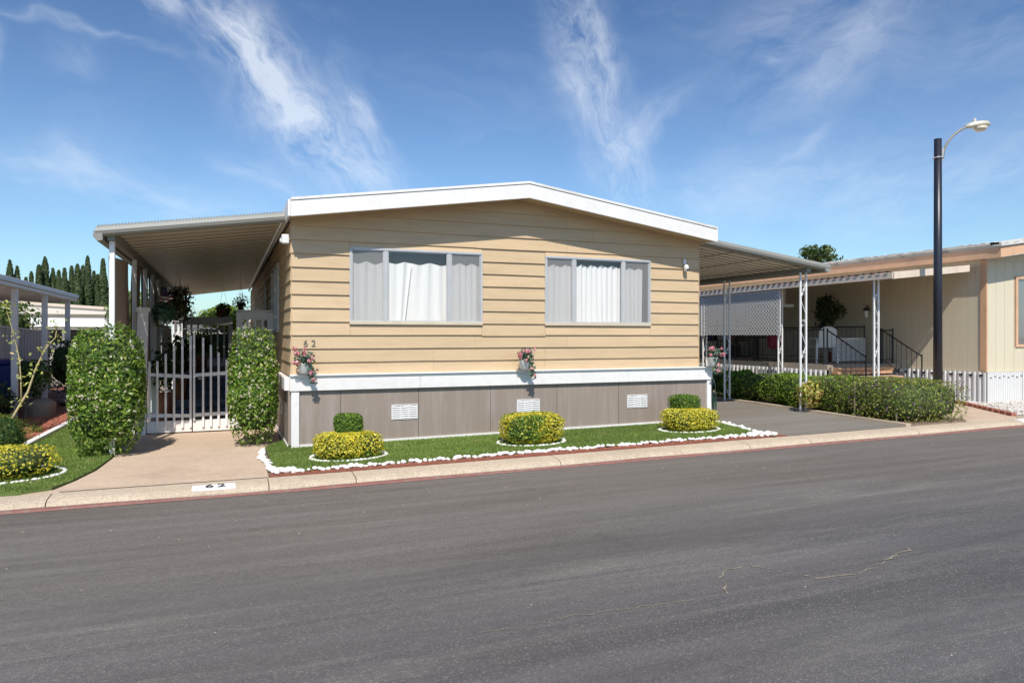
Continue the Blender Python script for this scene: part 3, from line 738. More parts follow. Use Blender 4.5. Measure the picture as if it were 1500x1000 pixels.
# side boards, seen at a glancing angle
for z in zs:
    z0, z1 = max(z, 1.09), z+EXP+.01
    if z1 < 1.12 or z0 > 3.40: continue
    z1 = min(z1, 3.42)
    segs = [(0.0, 2.40), (4.35, 6.4), (7.5, HL)] if (z0 < 3.02 and z1 > 1.75) else ([(0.0, 6.4), (7.5, HL)] if z0 < 3.0 else [(0.0, 9.0), (9.0, HL)])
    for a, b in segs:
        b_ = B(); b_.add([(-.024, a, z0), (-.004, a, z1), (-.024, b-.002, z0), (-.004, b-.002, z1), (-.0005, a, z0), (-.0005, a, z1), (-.0005, b-.002, z0), (-.0005, b-.002, z1)],
                         [(0, 1, 3, 2), (4, 6, 7, 5), (0, 2, 6, 4), (1, 5, 7, 3), (0, 4, 5, 1), (2, 3, 7, 6)])
        b_.build('siding_board', siding_m, home)
# skirting panels with open joints, belt board and white trims
px = [.10, .72, 1.94, 3.16, 4.38, 5.60, 6.82, 7.50]
for a, b in zip(px, px[1:]):
    ca = [(a+.004, -.060), (b-.004, -.060), (b-.004, -.02), (a+.004, -.02)]
    # shallow vertical grooves in every panel
    xs_ = [a+.004]; y_ = [-.060]; g_x = a+.2
    while g_x < b-.05:
        xs_ += [g_x-.004, g_x, g_x+.004]; y_ += [-.060, -.0578, -.060]; g_x += .2033
    xs_.append(b-.004); y_.append(-.060)
    poly = list(zip(xs_, y_)) + [(b-.004, -.02), (a+.004, -.02)]
    B().prism(poly, 'z', .045+gz((a+b)/2)*.8, .872).build('skirt_panel', skirt_m, home)
box('joint_backing', trim_m, home, .05, 7.52, -.0195, -.002, .01, .85)
bj = [-.035, 1.95, 5.78, 7.60]
for a, b in zip(bj, bj[1:]): box('belt_board', trim_m, home, a+.002, b-.002, -.118, -.025, .868, 1.050, bevel=.004)
for a, b in ((-.035, 3.9), (3.9, 7.60)):
    box('belt_cap', trim_m, home, a+.002, b-.001, -.148, -.025, 1.092, 1.112, bevel=.003)
    box('belt_neck', MATS['white_gloss_paint'], home, a+.002, b-.002, -.098, -.025, 1.052, 1.090)
box('corner_board', trim_m, home, -.01, .105, -.098, -.002, .0, .866, bevel=.003)
box('corner_board', trim_m, home, 7.49, 7.585, -.098, .05, .07, .866, bevel=.003)
bb = B()
for a, b in zip(px, px[1:]):
    bb.hexa([(a, -.078, gz(a)-.02), (b, -.078, gz(b)-.02), (b, -.0605, gz(b)-.02), (a, -.0605, gz(a)-.02), (a, -.078, gz(a)+.062), (b, -.078, gz(b)+.062), (b, -.0605, gz(b)+.062), (a, -.0605, gz(a)+.062)])
bb.build('sole_strip', trim_m, home)
box('belt_board', trim_m, home, -.10, -.002, .004, HL, .872, 1.06, bevel=.004)
for k in range(14): box('skirt_panel', skirt_m, home, -.045, -.002, .01+k*1.22, (k+1)*1.22, .05, .87)
box('sole_strip', trim_m, home, -.062, -.046, .0, 12, 0, .055)
box('skirt_panel', skirt_m, home, HW+.08, HW+.12, .06, HL, .05, .87)
box('belt_board', trim_m, home, HW+.002, HW+.24, .0, HL, .872, 1.06)
box('corner_trim', MATS['tan_paint'], home, HW+.001, HW+.02, -.018, .05, 1.12, 3.42)
# skirt vents
def vent(x0, z0, wd=.42, hg=.235, n=3, rows=6):
    fr = B(); fr.box(x0, x0+wd, -.072, -.0605, z0, z0+.016); fr.box(x0, x0+wd, -.072, -.0605, z0+hg-.016, z0+hg)
    for i in range(n+1): xx = x0+(wd-.016)*i/n; fr.box(xx, xx+.016, -.0735, -.0607, z0+.001, z0+hg-.001)
    v = fr.build('skirt_vent', vent_m, home)
    box('vent_hole', pm_dark, v, x0+.01, x0+wd-.01, -.0615, -.0606, z0+.01, z0+hg-.01)
    sl = []
    for i in range(n):
        xa = x0+.016+(wd-.016)*i/n; xb = xa+(wd-.016)/n-.016
        for r in range(rows):
            zz = z0+.018+(hg-.036)*r/rows; h2 = (hg-.036)/rows
            dz_ = .006*(1 if i % 2 else -1)
            B().hexa([(xa, -.078, zz-dz_), (xb, -.078, zz+dz_), (xb, -.063, zz+h2*.5+dz_), (xa, -.063, zz+h2*.5-dz_),
                      (xa, -.078, zz+.009-dz_), (xb, -.078, zz+.009+dz_), (xb, -.063, zz+h2*.5+.009+dz_), (xa, -.063, zz+h2*.5+.009-dz_)]).build('louvre', vent_m, v)
pm_dark = dark_m
vent(1.50, .375); vent(3.63, .385); vent(5.77, .395)
fr = B(); fr.box(-.055, -.046, .9, 1.35, .42, .44); fr.box(-.055, -.046, .9, 1.35, .63, .65)
for i in range(12): fr.box(-.056, -.0462, .9+i*.04, .912+i*.04, .44, .63)
fr.build('skirt_vent', vent_m, home)
# roof: two slopes, fascia boards, drip cap
def roofz(x): return soff(x)+.232
for xa, xb in ((-.045, APX), (APX, 7.43)):
    za, zb = roofz(xa), roofz(xb)
    B().hexa([(xa, -.43, za-.10), (xb, -.43, zb-.10), (xb, HL+.3, zb-.10), (xa, HL+.3, za-.10), (xa, -.43, za+.01), (xb, -.43, zb+.01), (xb, HL+.3, zb+.01), (xa, HL+.3, za+.01)]).build('roof', roof_m, home)
    B().hexa([(xa, -.47, soff(xa)), (xb, -.47, soff(xb)), (xb, -.432, soff(xb)), (xa, -.432, soff(xa)), (xa, -.47, za-.002), (xb, -.47, zb-.002), (xb, -.432, zb-.002), (xa, -.432, za-.002)]).build('fascia', trim_m, home, bevel=.004)
    B().hexa([(xa, -.482, za+.003), (xb, -.482, zb+.003), (xb, -.34, zb+.014), (xa, -.34, za+.014), (xa, -.482, za+.042), (xb, -.482, zb+.042), (xb, -.34, zb+.042), (xa, -.34, za+.042)]).build('drip_cap', roof_m, home)
    B().hexa([(xa+.02, -.43, soff(xa)+.035), (xb, -.43, soff(xb)+.035), (xb, -.0, soff(xb)+.035), (xa+.02, -.0, soff(xa)+.035), (xa+.02, -.43, soff(xa)+.05), (xb, -.43, soff(xb)+.05), (xb, -.0, soff(xb)+.05), (xa+.02, -.0, soff(xa)+.05)]).build('soffit', siding_m, home)
    B().hexa([(xa+.02, -.022, soff(xa)-.005), (xb, -.022, soff(xb)-.005), (xb, -.0006, soff(xb)-.005), (xa+.02, -.0006, soff(xa)-.005), (xa+.02, -.022, soff(xa)+.034), (xb, -.022, soff(xb)+.034), (xb, -.0006, soff(xb)+.034), (xa+.02, -.0006, soff(xa)+.034)]).build('frieze_board', siding_m, home)
    # seams of the roof coating
box('side_fascia', trim_m, home, -.085, -.047, -.45, HL+.3, 3.415, 3.655, bevel=.004)
box('side_fascia', trim_m, home, 7.432, 7.465, -.45, HL+.3, 3.425, 3.66, bevel=.004)
# numerals on the siding
for i, ch in enumerate('62'):
    me = text_mesh('house_numeral', ch, .15, .004, numb_m, -.001)
    o = link_mesh('house_numeral', me, home, (.165+i*.115, -.034, 1.530), (R(90), 0, 0))
    if i == 0: o['label'] = 'faded numeral six'

# windows
def curtain(parent, x0, x1, z0, z1, y, pleat, seed, top=.018, part=None, lean=0):
    rs = np.random.RandomState(seed); n = max(24, int((x1-x0)/.011)); m = 10; vs = []
    ph = np.cumsum(rs.uniform(.6, 1.4, n+1)); 
    for i in range(n+1):
        u = x0+(x1-x0)*i/n; w = math.sin(ph[i]*pleat)+.5*math.sin(ph[i]*pleat*.37+1)
        w2 = math.sin(u*9+seed)+.6*math.sin(u*17+seed*2)
        zt = z1+top*math.cos(ph[i]*pleat*.5)
        for j in range(m+1):
            t_ = j/m; z = zt+(z0-zt)*t_
            yy = y + (.014*(1-t_*.4))*w + (.02*t_*(1-.3*t_))*w2
            fu = i/n if lean > 0 else 1-i/n; vs.append((u-abs(lean)*t_*fu**2, yy-.012*(fu > .93)*t_, z))
    bb = B().add(vs, [(i*(m+1)+j, i*(m+1)+j+1, (i+1)*(m+1)+j+1, (i+1)*(m+1)+j) for i in range(n) for j in range(m)])
    return bb.build('curtain', curtain_m, parent, smooth=True)
for wi, (x0, x1, z0, z1) in enumerate(wins):
    m1, m2 = ((1.42, 2.46), (4.73, 5.72))[wi]
    fw = .032
    bb = B(); bb.box(x0-.012, x1+.012, -.040, .03, z1-fw, z1+.006); bb.box(x0-.012, x0+fw-.010, -.038, .03, z0, z1-fw-.0005); bb.box(x1-fw+.010, x1+.012, -.038, .03, z0, z1-fw-.0005)
    wn = bb.build('window', alum_m, home, bevel=.003)
    box('sill', pm('sill_paint_%d' % wi, (.58, .50, .38), .5, .1, dirt=(.3, .25, .2)), wn, x0-.014, x1+.014, -.046, .03, z0-.012, z0+.038, bevel=.003)
    for m_ in (m1, m2): box('mullion', alum_m, wn, m_-.030, m_+.030, -.034, .012, z0+.0385, z1-fw-.001, bevel=.004)
    edges = [(x0+.024, m1-.031), (m1+.031, m2-.031), (m2+.031, x1-.024)]
    for i, (a, b) in enumerate(edges):
        fr = B(); yy = -.012
        for q in ((a, a+.014, z0+.039, z1-fw-.001), (b-.014, b, z0+.039, z1-fw-.001)): fr.box(q[0], q[1], yy-.012, yy+.012, q[2], q[3])
        fr.box(a+.0142, b-.0142, yy-.012, yy+.012, z0+.039, z0+.055); fr.box(a+.0142, b-.0142, yy-.012, yy+.012, z1-fw-.017, z1-fw-.001)
        sash = fr.build('sash', alum_m, wn)
        B().add([(a+.01, .004, z0+.045), (b-.01, .004, z0+.045), (b-.01, .004, z1-fw-.008), (a+.01, .004, z1-fw-.008)], [(0, 1, 2, 3)]).build('pane', glass_m, sash)
        if i != 1:
            B().add([(a+.01, -.014, z0+.045), (b-.01, -.014, z0+.045), (b-.01, -.014, z1-fw-.008), (a+.01, -.014, z1-fw-.008)], [(0, 1, 2, 3)]).build('insect_screen', screen_m, sash)
    for i, (a, b) in enumerate(edges):
        top_ = (2.835, 2.85, 2.865)[i] if wi == 0 else (2.91, 2.93, 2.90)[i]
        if wi == 0 and i == 1:
            curtain(wn, a-.03, a+.40, z0+.04, top_, .046, .42, 3, lean=.11)
            curtain(wn, a+.37, b+.03, z0+.04, top_, .080, .38, 4, lean=-.12)
        else:
            curtain(wn, a-.03, b+(.03 if not (wi == 1 and i == 2) else -.10), z0+.04, top_, .055, .5+.08*i+.12*wi, 10+wi*3+i, .02)
# side window and entry recess on the patio side
bb = B(); bb.box(-.05, .01, 2.42, 4.33, 2.97, 3.02); bb.box(-.05, .01, 2.42, 4.33, 1.76, 1.81); bb.box(-.0495, .01, 2.42, 2.47, 1.81, 2.97); bb.box(-.0495, .01, 4.28, 4.33, 1.81, 2.97); bb.box(-.0495, .01, 3.35, 3.40, 1.81, 2.97)
sw = bb.build('window', alum_m, home)
B().add([(-.02, 2.47, 1.81), (-.02, 4.28, 1.81), (-.02, 4.28, 2.97), (-.02, 2.47, 2.97)], [(0, 1, 2, 3)]).build('pane', darkglass_m, sw)
dr = box('door', pm('brown_door', (.07, .035, .022), .5, .15), home, -.03, -.001, 6.42, 7.48, .95, 3.0)
B().lathe((-.06, 6.52, 1.95), [(.001, 0), (.03, .01), (.03, .05), (.001, .06)], 10).build('handle', MATS['lamp_cream_metal'], dr)

# small fittings on the wall
t = thing('security_camera', 'small white bullet security camera under the right gable end', 'camera', (7.02, -.05, 2.95))
box('bracket', vent_m, t, 6.99, 7.05, -.06, -.024, 3.02, 3.12, bevel=.005)
B().tube([(7.02, -.04, 3.03), (7.02, -.09, 3.0)], .015, 8).build('arm', vent_m, t)
B().lathe((7.02, -.10, 2.88), [(.02, 0), (.042, .005), (.046, .09), (.03, .125), (.005, .13)], 14).build('housing', vent_m, t, smooth=True)
B().lathe((7.02, -.138, 2.895), [(.004, 0), (.02, .008), (.02, .03), (.004, .038)], 10).build('lens', ply_m, t)
B().tube([(7.02, -.03, 3.12), (7.015, -.03, 3.25), (7.03, -.028, 3.33)], .004, 5).build('cable', vent_m, t)
t = thing('motion_sensor_light', 'white box sensor light high on the left corner of the tan home', 'wall light', (-.06, .12, 3.15))
box('housing', vent_m, t, -.135, -.025, .05, .17, 3.08, 3.22, bevel=.012)
box('lens_cover', chair_m, t, -.16, -.136, .07, .15, 3.10, 3.16, bevel=.006)

# hanging flower pots on the belt board
PNK = [(.75, .30, .38), (.80, .45, .50), (.62, .14, .24), (.85, .62, .62)]
def flower_pot(x, y, z, lab, seed, trail=True, right=.1):
    np.random.seed(seed); random.seed(seed)
    t = thing('flower_basket', lab, 'flower basket', (x, y, z), 'pink flower baskets on the white belt board')
    B().lathe((x, y, z), [(.055, 0), (.07, .01), (.10, .15), (.105, .16), (.095, .16), (.09, .14)], 14).build('pot', potw_m, t, smooth=True)
    hd = B(); hd.tube([(x-.08, y+.03, z+.15), (x-.06, y+.07, z+.26), (x, y+.09, z+.30), (x+.06, y+.07, z+.26), (x+.08, y+.03, z+.15)], .005, 5); hd.build('wire_bail', numb_m, t)
    P, Nn = blob((x, y-.02, z+.22), (.17, .13, .15), 240, 2, .3, .6, seed)
    if trail:
        k = 90; tt = np.random.uniform(0, 1, k); q = np.stack([x+right*(.4+.6*tt)+np.random.normal(0, .028, k), y-.06+np.random.normal(0, .025, k), z+.16-.30*tt], 1)
        P = np.concatenate([P, q]); Nn = np.concatenate([Nn, np.tile([0, -1, .3], (k, 1))])
    leaves('ivy_leaves', P, Nn, np.random.uniform(.035, .06, len(P)), pal(len(P), [(.06, .12, .09), (.10, .17, .13), (.30, .36, .28), (.04, .08, .05)], [4, 3, 1.5, 2]), t, aspect=.75)
    hd = [(x+random.uniform(-.17, .17), y-.09-random.uniform(0, .06), z+.20+random.uniform(-.04, .18)) for _ in range(9)]
    if trail: hd += [(x+right*.7+random.uniform(-.03, .03), y-.11, z+.02), (x+right*.95, y-.11, z-.09)]
    for h in hd:
        k = 26; d = np.random.normal(size=(k, 3)); d /= np.linalg.norm(d, axis=1)[:, None]; r = random.uniform(.026, .040)
        leaves('blossom', np.array(h)+d*r*.8, d, np.full(k, r*.9), pal(k, PNK, [3, 3, 2, 2], .12), t, petal_m, aspect=.9)
flower_pot(.17, -.21, 1.13, 'pink flower basket trailing ivy at the left end of the belt board', 11, right=.12)
flower_pot(3.70, -.24, 1.13, 'compact pink flower basket at the middle of the belt board', 12, right=.14)
flower_pot(7.50, -.23, 1.13, 'pink flower basket at the carport end of the belt board', 13, right=.06)
random.seed(21); np.random.seed(21)
t = thing('garden_hose', 'dark green hose hanging down beside the right corner of the skirting', 'hose', (7.68, .02, .1))
bb = B()
for k in range(3):
    o = .025*k; bb.tube([(7.66+o, .01, .90-o), (7.63+o*.5, -.02, .7), (7.65+o, -.03, .45), (7.69, -.02, .16+o), (7.75, 0, .13+o), (7.79-o*.5, .02, .35), (7.77, .02, .7), (7.72, .02, .9)], .009, 6)
bb.build('hose_coil', hose_m, t, smooth=True)

# ------------------------------------------------------------------ patio awning (left) and carport awning (right)
def pan_mesh(name, w, x0, x1, z0, z1, q=1.0):
    """roof pan running in x with folded ribs, width w in y, origin at its near edge"""
    sec = [(0, .030*q), (.014, .030*q), (.022, 0), (w*.30, 0), (w*.33, .008*q), (w*.36, 0), (w*.64, 0), (w*.67, .008*q), (w*.70, 0), (w-.012, 0), (w-.002, .028*q)]
    bb = B(); n = len(sec); t_ = .003
    vs = [(x0, y, z0+z) for y, z in sec]+[(x1, y, z1+z) for y, z in sec]+[(x0, y, z0+z+t_) for y, z in sec]+[(x1, y, z1+z+t_) for y, z in sec]
    fs = [(i, i+1, n+i+1, n+i) for i in range(n-1)]+[(2*n+i, 3*n+i, 3*n+i+1, 2*n+i+1) for i in range(n-1)]
    fs += [(i, 2*n+i, 2*n+i+1, i+1) for i in range(n-1)] + [(n+i, n+i+1, 3*n+i+1, 3*n+i) for i in range(n-1)]
    return bb.add(vs, fs).mesh(name, awn_m)
def front_gutter(bb, xa, za, xb, zb, y):
    pr = [(0, .03), (-.045, .04), (-.085, .015), (-.10, -.03), (-.085, -.075), (-.045, -.10), (0, -.105), (.03, -.105), (.03, .03)]
    n = len(pr); bb.add([(xa, y+p, za+q) for p, q in pr]+[(xb, y+p, zb+q) for p, q in pr],
        [tuple(range(n)), tuple(range(n, 2*n))[::-1]]+[(i, (i+1) % n, (i+1) % n+n, i+n) for i in range(n)]); return bb
pa = thing('patio_awning', 'cream metal patio awning with white posts on the left of the tan home', 'awning', (-1.2, .15, 3.1))
AY = .17
me = pan_mesh('roof_pan', .40, -2.50, -.088, 3.16, 3.50)
for k in range(45): link_mesh('roof_pan', me, pa, (0, AY+.02+k*.4035, 0), None)
front_gutter(B(), -2.58, 3.165, -.09, 3.52, AY).build('front_gutter', gutter_m, pa, smooth=False)
bb = B()   # crimped cap along the top of the gutter
for i in range(60):
    x = -2.56+i*.041; z = 3.205+(x+2.58)*.1426
    bb.box(x, x+.022, AY-.03, AY+.02, z, z+.022)
bb.build('crimped_edge', gutter_m, pa)
bb = B(); bb.prism([(-2.60, 3.14), (-2.50, 3.15), (-2.49, 3.02), (-2.56, 3.00), (-2.61, 3.06)], 'y', AY-.09, 18.4); bb.build('side_gutter', gutter_m, pa)
box('beam', gutter_m, pa, -2.45, -2.36, AY+.03, 18.3, 3.03, 3.15)
for k, y in enumerate([.28, 2.95, 4.75, 6.25, 7.75, 10.3, 13, 15.7, 18.2]):
    box('post', white_m, pa, -2.44, -2.37, y, y+.07, .0, 3.03, bevel=.006)
# tan shade cloths hung between the posts
def cloth(y0, y1, z0, z1, lab, seed):
    n, m = 24, 12; rs = np.random.RandomState(seed); a, b = rs.uniform(0, 6, 2); vs = []
    for i in range(n+1):
        for j in range(m+1):
            u, v = i/n, j/m; sag = .05*math.sin(math.pi*u) + (.14*(1-u)**3 if seed == 1 else 0)
            vs.append((-2.47+.018*math.sin(u*9+a)+.012*math.sin(v*7+b), y0+(y1-y0)*u+.012*math.sin(v*18+a), z0+(z1-sag-z0)*v))
    fs = [(i*(m+1)+j, i*(m+1)+j+1, (i+1)*(m+1)+j+1, (i+1)*(m+1)+j) for i in range(n) for j in range(m)]
    bb = B().add(vs, fs); k = len(vs)
    bb.add([(x-.004, y, z) for x, y, z in vs], [f[::-1] for f in fs])
    tag(bb.build('shade_cloth', screen_tan_m, None, smooth=True), lab, 'shade cloth', 'shade cloths under the patio awning')
cloth(.50, 2.92, .6, 2.98, 'tan shade cloth nearest the street under the patio awning, top corner sagging', 1)
cloth(3.05, 4.72, .6, 3.02, 'tan shade cloth second from the street under the patio awning', 2)
cloth(4.84, 6.22, .6, 3.02, 'tan shade cloth behind the hanging flag under the patio awning', 3)
cloth(6.34, 10.2, .6, 3.02, 'farthest tan shade cloth at the deep end of the patio awning', 4)

ca = thing('carport_awning', 'cream metal carport awning on wrought metal posts right of the tan home', 'carport', (9, .1, 3.2))
CY = .12
me = pan_mesh('roof_pan', .235, 7.47, 10.55, 3.50, 3.10, 1.15)
for k in range(76): link_mesh('roof_pan', me, ca, (0, CY+.02+k*.2385, 0))
front_gutter(B(), 7.47, 3.54, 10.68, 3.13, CY).build('front_gutter', gutter_m, ca)
bb = B(); bb.prism([(10.55, 3.16), (10.68, 3.15), (10.69, 3.05), (10.64, 3.0), (10.55, 3.02)], 'y', CY-.09, 18.4); bb.build('side_gutter', gutter_m, ca)
box('beam', gutter_m, ca, 10.16, 10.27, CY+.03, 18.3, 3.0, 3.095)
bb = B()
for x in (8.5, 9.3):
    z = 3.50-(x-7.47)*.13; bb.box(x, x+.03, CY+.05, 18.3, z-.012, z-.002)
bb.build('purlin', awn_m, ca)
def scroll(c, r, plane_y, flip=1, n=14):
    return [(c[0]+flip*r*(1-.75*i/n)*math.cos(i/n*5.2), plane_y, c[1]+r*(1-.75*i/n)*math.sin(i/n*5.2)) for i in range(n+1)]
def twin_post(parent, x, y, z0, z1, w=.15, dy=0.0, r=.016):
    p = B()
    for s_ in (-1, 1): p.box(x+s_*w/2-r, x+s_*w/2+r, y-r, y+r, z0, z1)
    p.box(x-w/2-.02, x+w/2+.02, y-.025, y+.025, z0, z0+.012)
    o = p.build('post', white_m, parent)
    q = B(); H = z1-z0
    for k in range(4):
        zb = z0+.1+k*(H-.3)/4*1.0; hh = (H-.3)/4
        q.tube([(x-w/2+.01, y, zb+hh*.45), (x+w/2-.01, y, zb)], .006, 5, False)
        q.tube([(x-w/2+.01, y, zb+hh*.5), (x+w/2-.01, y, zb+hh*.95)], .006, 5, False) if k % 2 else None
        q.tube(scroll((x-.02, zb+hh*.60), .04, y, 1), .005, 5, False); q.tube(scroll((x+.02, zb+hh*.75), .04, y, -1), .005, 5, False)
    q.build('scrollwork', white_m, o, kind='stuff')
twin_post(ca, 10.21, .30, .11, 3.0); twin_post(ca, 10.21, 2.72, .13, 3.0); twin_post(ca, 10.21, 6.6, .15, 3.0); twin_post(ca, 10.21, 10.6, .15, 3.0)

# ------------------------------------------------------------------ gates
def picket(parent, x, z0, z1, y=2.45, w=.036):
    box('picket', white_m, parent, x-w/2, x+w/2, y-w, y, z0, z1, bevel=.003)
def gate(lab, xs, tops, xl, xr, r1, r2, k1, k2, post_side):
    t = thing('gate_leaf', lab, 'gate', ((xl+xr)/2, 2.45, .02), 'white picket gate leaves across the driveway')
    for i, (x, z) in enumerate(zip(xs, tops)): picket(t, x, .10 if i not in (0,) else .22, z)
    def rail(za, zb, h, n):
        B().hexa([(xl, 2.452, za-h/2), (xr, 2.452, zb-h/2), (xr, 2.482, zb-h/2), (xl, 2.482, za-h/2), (xl, 2.452, za+h/2), (xr, 2.452, zb+h/2), (xr, 2.482, zb+h/2), (xl, 2.482, za+h/2)]).build(n, white_m, t)
    rail(r1[0], r1[1], .06, 'rail'); rail(r2[0], r2[1], .06, 'rail')
    box('kick_board', trim_m, t, xl, xr, 2.453, 2.478, .025, .225, bevel=.003)
    return t
gl = gate('left leaf of the white picket gate with tops rising to the middle', [-2.12, -2.0, -1.87, -1.74, -1.61, -1.48], [1.25, 1.26, 1.38, 1.52, 1.64, 1.69], -2.17, -1.462, (1.03, .98), (.33, .30), 0, 0, 0)
gr = gate('right leaf of the white picket gate with tops falling towards the hedge', [-1.425, -1.28, -1.155, -1.03, -.90, -.77, -.64, -.51], [1.73, 1.66, 1.53, 1.40, 1.27, 1.20, 1.15, 1.12], -1.445, -.46, (1.0, 1.06), (.31, .33), 0, 0, 0)
box('latch', numb_m, gr, -1.36, -1.31, 2.40, 2.43, .93, .96)
t = thing('gate_post', 'tall tapered white wooden post with cap left of the picket gate', 'post', (-2.24, 2.5, 0))
B().hexa([(-2.36, 2.42, 0), (-2.18, 2.42, 0), (-2.18, 2.60, 0), (-2.36, 2.60, 0), (-2.30, 2.42, 2.10), (-2.14, 2.42, 2.10), (-2.14, 2.58, 2.10), (-2.30, 2.58, 2.10)]).build('shaft', trim_m, t)
box('cap', trim_m, t, -2.33, -2.11, 2.40, 2.61, 2.10, 2.18, bevel=.012)
t = thing('gate_post', 'short white post at the hinge side beside the tan home', 'post', (-.36, 2.5, 0))
box('shaft', trim_m, t, -.43, -.31, 2.42, 2.54, 0, 1.25, bevel=.004); box('cap', trim_m, t, -.45, -.29, 2.40, 2.56, 1.25, 1.29, bevel=.01)

# ------------------------------------------------------------------ porch: steps, deck, railings, pots
dk = thing('porch_deck', 'raised blue-grey porch deck with steps behind the picket gate', 'deck', (-1.2, 8, 0))
for k in range(5):
    y = 5.0+k*.42; box('step', grey_deck_m, dk, -2.0, -.75, y, y+.44, .005 if k == 0 else k*.17-.03, (k+1)*.17, bevel=.008)
box('deck_floor', maroon_m, dk, -2.30, -.08, 7.14, 18.0, .70, .86)
box('deck_floor', maroon_m, dk, -.70, -.12, 4.05, 7.13, .70, .86)
box('deck_skirt', grey_deck_m, dk, -.70, -.66, 4.05, 7.13, .01, .70)
box('deck_skirt', grey_deck_m, dk, -.70, -.12, 4.05, 4.09, .01, .70)
def rail_section(lab, p0, p1, z0, z1, n, post=.10, top=.16):
    t = thing('porch_railing', lab, 'railing', (p0[0], p0[1], z0), 'white porch railings')
    horiz = abs(p1[0]-p0[0]) > abs(p1[1]-p0[1])
    for p in (p0, p1): box('post', trim_m, t, p[0]-post/2, p[0]+post/2, p[1]-post/2, p[1]+post/2, z0-.85, z1-.01, bevel=.004)
    a0, a1 = min(p0[0], p1[0]), max(p0[0], p1[0]); b0, b1 = min(p0[1], p1[1]), max(p0[1], p1[1])
    if horiz:
        box('top_rail', trim_m, t, a0-post/2, a1+post/2, b0-post/2-.012, b0+post/2+.012, z1, z1+.035, bevel=.004)
        box('apron_board', trim_m, t, a0+post/2+.002, a1-post/2-.002, b0-.045, b0-.015, z1-top, z1-.002)
        box('bottom_rail', trim_m, t, a0+post/2+.002, a1-post/2-.002, b0-.03, b0+.03, z0+.08, z0+.13)
        for i in range(n): x = a0+(a1-a0)*(i+1)/(n+1); box('baluster', trim_m, t, x-.022, x+.022, b0-.014, b0+.03, z0+.131, z1-.003)
    else:
        box('top_rail', trim_m, t, a0-post/2, a0+post/2, b0-post/2-.01, b1+post/2+.01, z1, z1+.035, bevel=.004)
        box('bottom_rail', trim_m, t, a0-.03, a0+.03, b0+post/2+.002, b1-post/2-.002, z0+.08, z0+.13)
        for i in range(n): y = b0+(b1-b0)*(i+1)/(n+1); box('baluster', trim_m, t, a0-.02, a0+.02, y-.02, y+.02, z0+.131, z1-.001)
rail_section('white porch railing section beside the tan home above the right hedge', (-.66, 4.0), (-.08, 4.0), .86, 2.17, 3, .12)
rail_section('farther white railing across the porch behind the gate peaks', (-1.85, 8.2), (-.80, 8.2), .86, 2.12, 6, .10)
rail_section('white railing running along the left edge of the porch', (-2.28, 5.2), (-2.28, 9.5), .86, 1.9, 14, .09)
np.random.seed(31); random.seed(31)
def bush(name, lab, cat, c, r, n, size, cols, wts, power=2.0, lumpy=.15, depth=.3, seed=1, lf=4.0, group=None, z0=None, trunk=None, corer=.78, aspect=.5, patch=None, vary=.25, flowers=None, jit=.8):
    t = thing(name, lab, cat, (c[0], c[1], z0 if z0 is not None else max(0, c[2]-r[2])), group)
    P, Nn = blob(c, r, n, power, lumpy, depth, seed, lf, z0)
    C_ = pal(len(P), cols, wts, vary)
    if patch:
        pt = lump(P-np.array(c), patch[1], seed+9); k = (pt > patch[2])*np.random.uniform(0, 1, len(P)) < .0
        sel = (pt > patch[2]) & (np.random.uniform(0, 1, len(P)) < .85); C_[sel] = pal(int(sel.sum()), patch[0], [1]*len(patch[0]), vary)
    leaves('foliage', P, Nn, np.random.uniform(size*.7, size*1.3, len(P)), C_, t, aspect=aspect, jit=jit)
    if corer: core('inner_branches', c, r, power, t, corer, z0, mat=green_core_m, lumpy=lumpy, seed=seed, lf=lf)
    if trunk:
        bb = B(); bb.tube(trunk[0], trunk[1], 7); bb.build('trunk', bark_m, t, smooth=True)
    if flowers:
        fc, fw, fn, fs = flowers; P, Nn = blob(c, tuple(q*1.02 for q in r), fn, power, lumpy, depth*.25, seed, lf, z0)
        k = len(P); pp = np.repeat(P, 5, 0)+np.random.normal(0, fs*.35, (k*5, 3))
        leaves('blossoms', pp, np.repeat(Nn, 5, 0), np.full(k*5, fs), pal(k*5, fc, fw, .1), t, petal_m, aspect=.85)
    return t
JG = [(.09, .17, .025), (.17, .28, .035), (.27, .38, .06), (.05, .09, .016), (.42, .46, .10)]
def column_hedge(lab, x, y, r, h, n, seed, bright):
    cols = JG; w = [3, 3.4, 2.6*bright, 3.6/bright, .9*bright]
    return bush('columnar_shrub', lab, 'shrub', (x, y, h*.5+.02), (r, r*.92, h*.5), n, .060, cols, w, 3.5, .06, .20, seed, 5.0, 'tall clipped flowering shrubs flanking the gate',
                z0=.03, corer=.76, aspect=.42, flowers=([(.70, .64, .50), (.62, .50, .42), (.5, .46, .28)], [3, 1, 1], int(190*bright), .024), jit=1.0)
column_hedge('tall clipped jasmine column on the left of the picket gate', -2.46, .32, .47, 1.84, 10500, 3, 1.0)
column_hedge('tall clipped jasmine column on the right, next to the tan home', -.52, .55, .36, 1.80, 8600, 5, 1.35)
YG = [(.74, .60, .05), (.62, .54, .06), (.82, .72, .14), (.32, .34, .04), (.14, .20, .02)]
GG = [(.11, .20, .025), (.18, .29, .035), (.07, .13, .018), (.28, .38, .06)]
def ybush(lab, x, y, rx, ry, h, n, seed, pt):
    bush('clipped_yellow_bush', lab, 'bush', (x, y, h*.5+gz(x)+.03), (rx, ry, h*.5), n, .034, YG, [4, 3, 2, 1.4, .8], 3.8, .05, .16, seed, 7.0, 'clipped yellow bushes in stone rings',
         z0=gz(x)+.02, corer=.86, aspect=.6, patch=(GG, 5.0, pt), vary=.2, jit=1.1)
